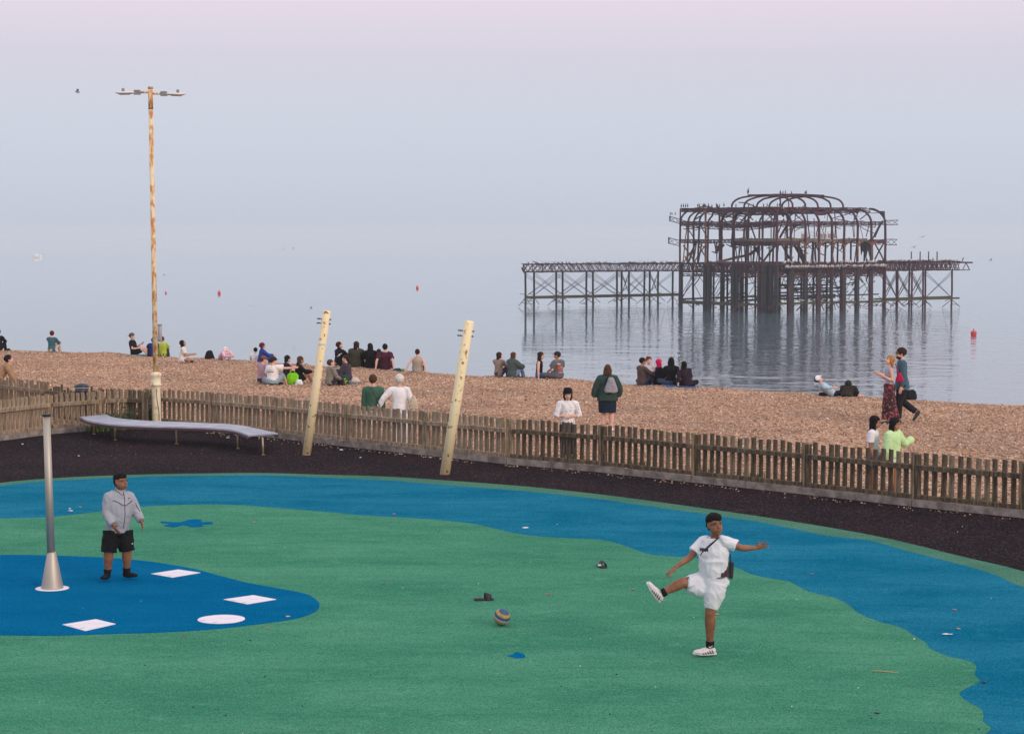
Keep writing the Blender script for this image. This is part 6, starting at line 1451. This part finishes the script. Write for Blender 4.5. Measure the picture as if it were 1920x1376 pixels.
crumbs('pale_specks', 40, anywhere, mat('speck pale', (.7, .7, .7), .7), .005, .012, 'pale crumbs scattered over the play surface')
scrap('paper_scrap', 240, 804.5, .17, .25, W_, 'crumpled white paper under the left end of the curved bench', 'litter', z=.005, h=.05)
scrap('paper_scrap', 427, 821, .10, .12, (.5, .5, .55), 'flat grey scrap under the right end of the curved bench', 'litter', z=.005, h=.01)
scrap('paper_scrap', 640, 844, .09, .12, W_, 'small white scrap on the dark ground right of the left leaning pole', 'litter', z=.005, h=.012)
for px, py, l in ((42, 833, 'tiny white crumb on the dark ground at the left'), (148, 855, 'tiny white crumb on the dark ground right of the spray pole top'), (676, 858, 'tiny white crumb below the left leaning pole'), (807, 858, 'flat white crumb left of the right leaning pole')):
    scrap('paper_scrap', px, py, .05, .07, W_, l, 'litter', z=.003, h=.01)
# bags and mats on the shingle
gz = lambda px, py: (lambda g: V((g.x, g.y, beach_z(g.x, g.y))))(G(px, py, 0))
bag('shopping_bag', 'bright lime green shopping bag in the big group', 'bag', gz(549, 719), (.40, .2, .40), C((.22, .62, .015)), 0, None, 1.0, [gz(549, 719) + V((-.12, 0, .36)), gz(549, 719) + V((0, 0, .5)), gz(549, 719) + V((.12, 0, .36))])
bag('shopping_bag', 'dark green shopping bag with yellow writing beside the plum grey jacket', 'bag', gz(645, 719), (.38, .2, .34), C((.012, .075, .055)), 0, None, .7)
for i, (dx, dz) in enumerate(((-.03, .20), (.02, .13), (-.01, .07))):
    p = gz(645, 719) + V((dx, -.115, dz)); MB().tube([p - V((.10, 0, .0)), p + V((-.04, -.01, .022)), p + V((.03, -.01, -.01)), p + V((.10, 0, .012))], [(.01, .016)] * 4, 6).obj('yellow_mark', mat('yellow print', (.55, .60, .03), .7), THINGS[-1])
bag('plastic_bag', 'crumpled white carrier bag right of the lime green bag', 'bag', gz(561, 720), (.26, .16, .18), C((.72, .76, .78)), 0, None, .8)
bag('cloth_bundle', 'cream cloth bundle right of the dark green bag', 'bundle', gz(666, 716), (.32, .25, .18), C((.60, .54, .46)), 0, None, .6)
bag('backpack', 'black rounded backpack beside the pink hoodie on the crest', 'backpack', gz(393, 673), (.42, .25, .36), C((.012, .012, .016)), 0, None, .6)
bag('plastic_bag', 'light green plastic bag on the crest right of the maroon t-shirt', 'bag', gz(756, 695), (.22, .18, .10), C((.12, .32, .12)), 0, None, .7)
bag('dark_bundle', 'dark teal bundle on the crest right of the maroon t-shirt', 'bundle', gz(745, 695), (.34, .2, .12), C((.03, .06, .09)), 0, None, .7)
bag('rucksack', 'small dark rucksack on the crest behind the first seated group', 'rucksack', gz(653, 690), (.22, .18, .34), C((.02, .028, .05)), 0, None, .7)
bag('dark_bundle', 'small dark bundle on the crest at the far left', 'bundle', gz(16, 658.5), (.18, .15, .12), C((.02, .02, .03)), 0, None, .7)
bag('dark_bundle', 'black bundle at the feet of the person lying in the white cap', 'bundle', gz(1543, 741), (.32, .2, .12), C((.015, .015, .03)), 0, None, .7)
def mat_on(px, py, w_, d_, col, label):
    c = gz(px, py); c.z += .03; mb = MB(); pts = [V((math.copysign(abs(math.cos(t)) ** .5, math.cos(t)) * w_ / 2, math.copysign(abs(math.sin(t)) ** .5, math.sin(t)) * d_ / 2, rd.uniform(0, .012))) for t in [6.283 * k / 20 for k in range(20)]]
    o = mb.sheet(pts, .03).obj('beach_mat', C(col)); o.location = c; tag(o, label, 'mat')
mat_on(650, 718, 1.0, .6, (.13, .12, .15), 'grey mat under the plum grey jacket and the green bag')
mat_on(1216, 722.5, .75, .9, (.05, .12, .26), 'blue mat at the left of the circle of five')
mat_on(1266, 726, .9, .9, (.05, .12, .26), 'blue mat under the person with the bare lower back')
mat_on(1294, 727.5, .5, .7, (.06, .13, .28), 'small blue mat at the right of the circle of five')
mat_on(262, 665.5, 1.0, .8, (.10, .22, .26), 'teal towel under the reclining person left of the lamp post')
# weeds: blades along the fence foot and ivy in its corner
def weeds():
    mb = MB()
    def clump(c, n, h, sp):
        for _ in range(n):
            p = c + V((rd.gauss(0, sp), rd.gauss(0, sp), 0)); a = rd.uniform(0, 6.28); hh = h * rd.uniform(.4, 1.1); d = V((math.cos(a), math.sin(a), 0)); s = V((-d.y, d.x, 0)) * .008
            q = p + d * hh * .35 + V((0, 0, hh * .7)); e = p + d * hh * .8 + V((0, 0, hh * .9))
            mb.add([p - s, p + s, q + s, q - s, e], [(0, 1, 2, 3), (3, 2, 4)])
    for k in range(34):
        t = rd.random(); p = FENCE[0].lerp(LF[2], t) if rd.random() < .0 else LF[4].lerp(LF[3], rd.random() * 1.15); clump(V((p.x, p.y - .28 + rd.uniform(-.2, .05), 0)), 34, .22, .09)
    for k in range(80):
        i = rd.randrange(4, len(FENCE) - 1); p = FENCE[i].lerp(FENCE[i + 1], rd.random())
        if noise.noise(V((p.x * .9, 3, 0))) > .0: clump(V((p.x + .25, p.y + .35 + rd.uniform(0, .3), 0)), 22, .26, .09)
    o = mb.obj('weeds', mat('weed green', (.035, .075, .012), .7, isl=True, col2=[(.07, .12, .02), (.12, .15, .04)], ramp_=(0, 1))); o['kind'] = 'stuff'; o['label'] = 'green weeds along the foot of the picket fences'
    mb = MB()
    for k in range(1900):
        t = rd.random() ** 1.3; p = LF[4].lerp(LF[3], t * 1.25) + V((.0, rd.uniform(-.16, .10), 0)); z = abs(rd.gauss(0, .30)) * (1.15 - .75 * t) + .02
        if z > 1.02: continue
        p = p + V((0, 0, z)); r = rd.uniform(.014, .032); n_ = V((rd.gauss(0, .5), -1, rd.gauss(.3, .5))).normalized(); a = n_.cross(V((0, 0, 1))).normalized(); b_ = n_.cross(a)
        mb.add([p + a * r, p + b_ * r * 1.2, p - a * r, p - b_ * r * .9], [(0, 1, 2, 3)])
    o = mb.obj('ivy', mat('ivy green', (.018, .040, .010), .6, isl=True, col2=[(.035, .07, .015), (.06, .09, .025)], ramp_=(0, 1))); o['kind'] = 'stuff'; o['label'] = 'dark ivy growing over the fence corner beside the lamp post'
weeds()
bake_pending(); do_late()
# ------------------------------------------------------------------ sea air
hz = MB().box((0, 3950, 9), (16000, 8100, 40)).obj('haze', None)
hz.data.materials.clear()
mh = bpy.data.materials.new('sea air'); mh.use_nodes = True; t = mh.node_tree; t.nodes.clear()
ou = N(t, 'ShaderNodeOutputMaterial'); pv = N(t, 'ShaderNodeVolumePrincipled'); pv.inputs['Density'].default_value = HAZE; pv.inputs['Color'].default_value = (.865, .925, .985, 1); pv.inputs['Anisotropy'].default_value = 0.0
t.links.new(pv.outputs[0], ou.inputs['Volume']); hz.data.materials.append(mh); hz['kind'] = 'stuff'; hz['label'] = 'pale sea haze'
for o in COL.objects:
    if '_base' in o: del o['_base']
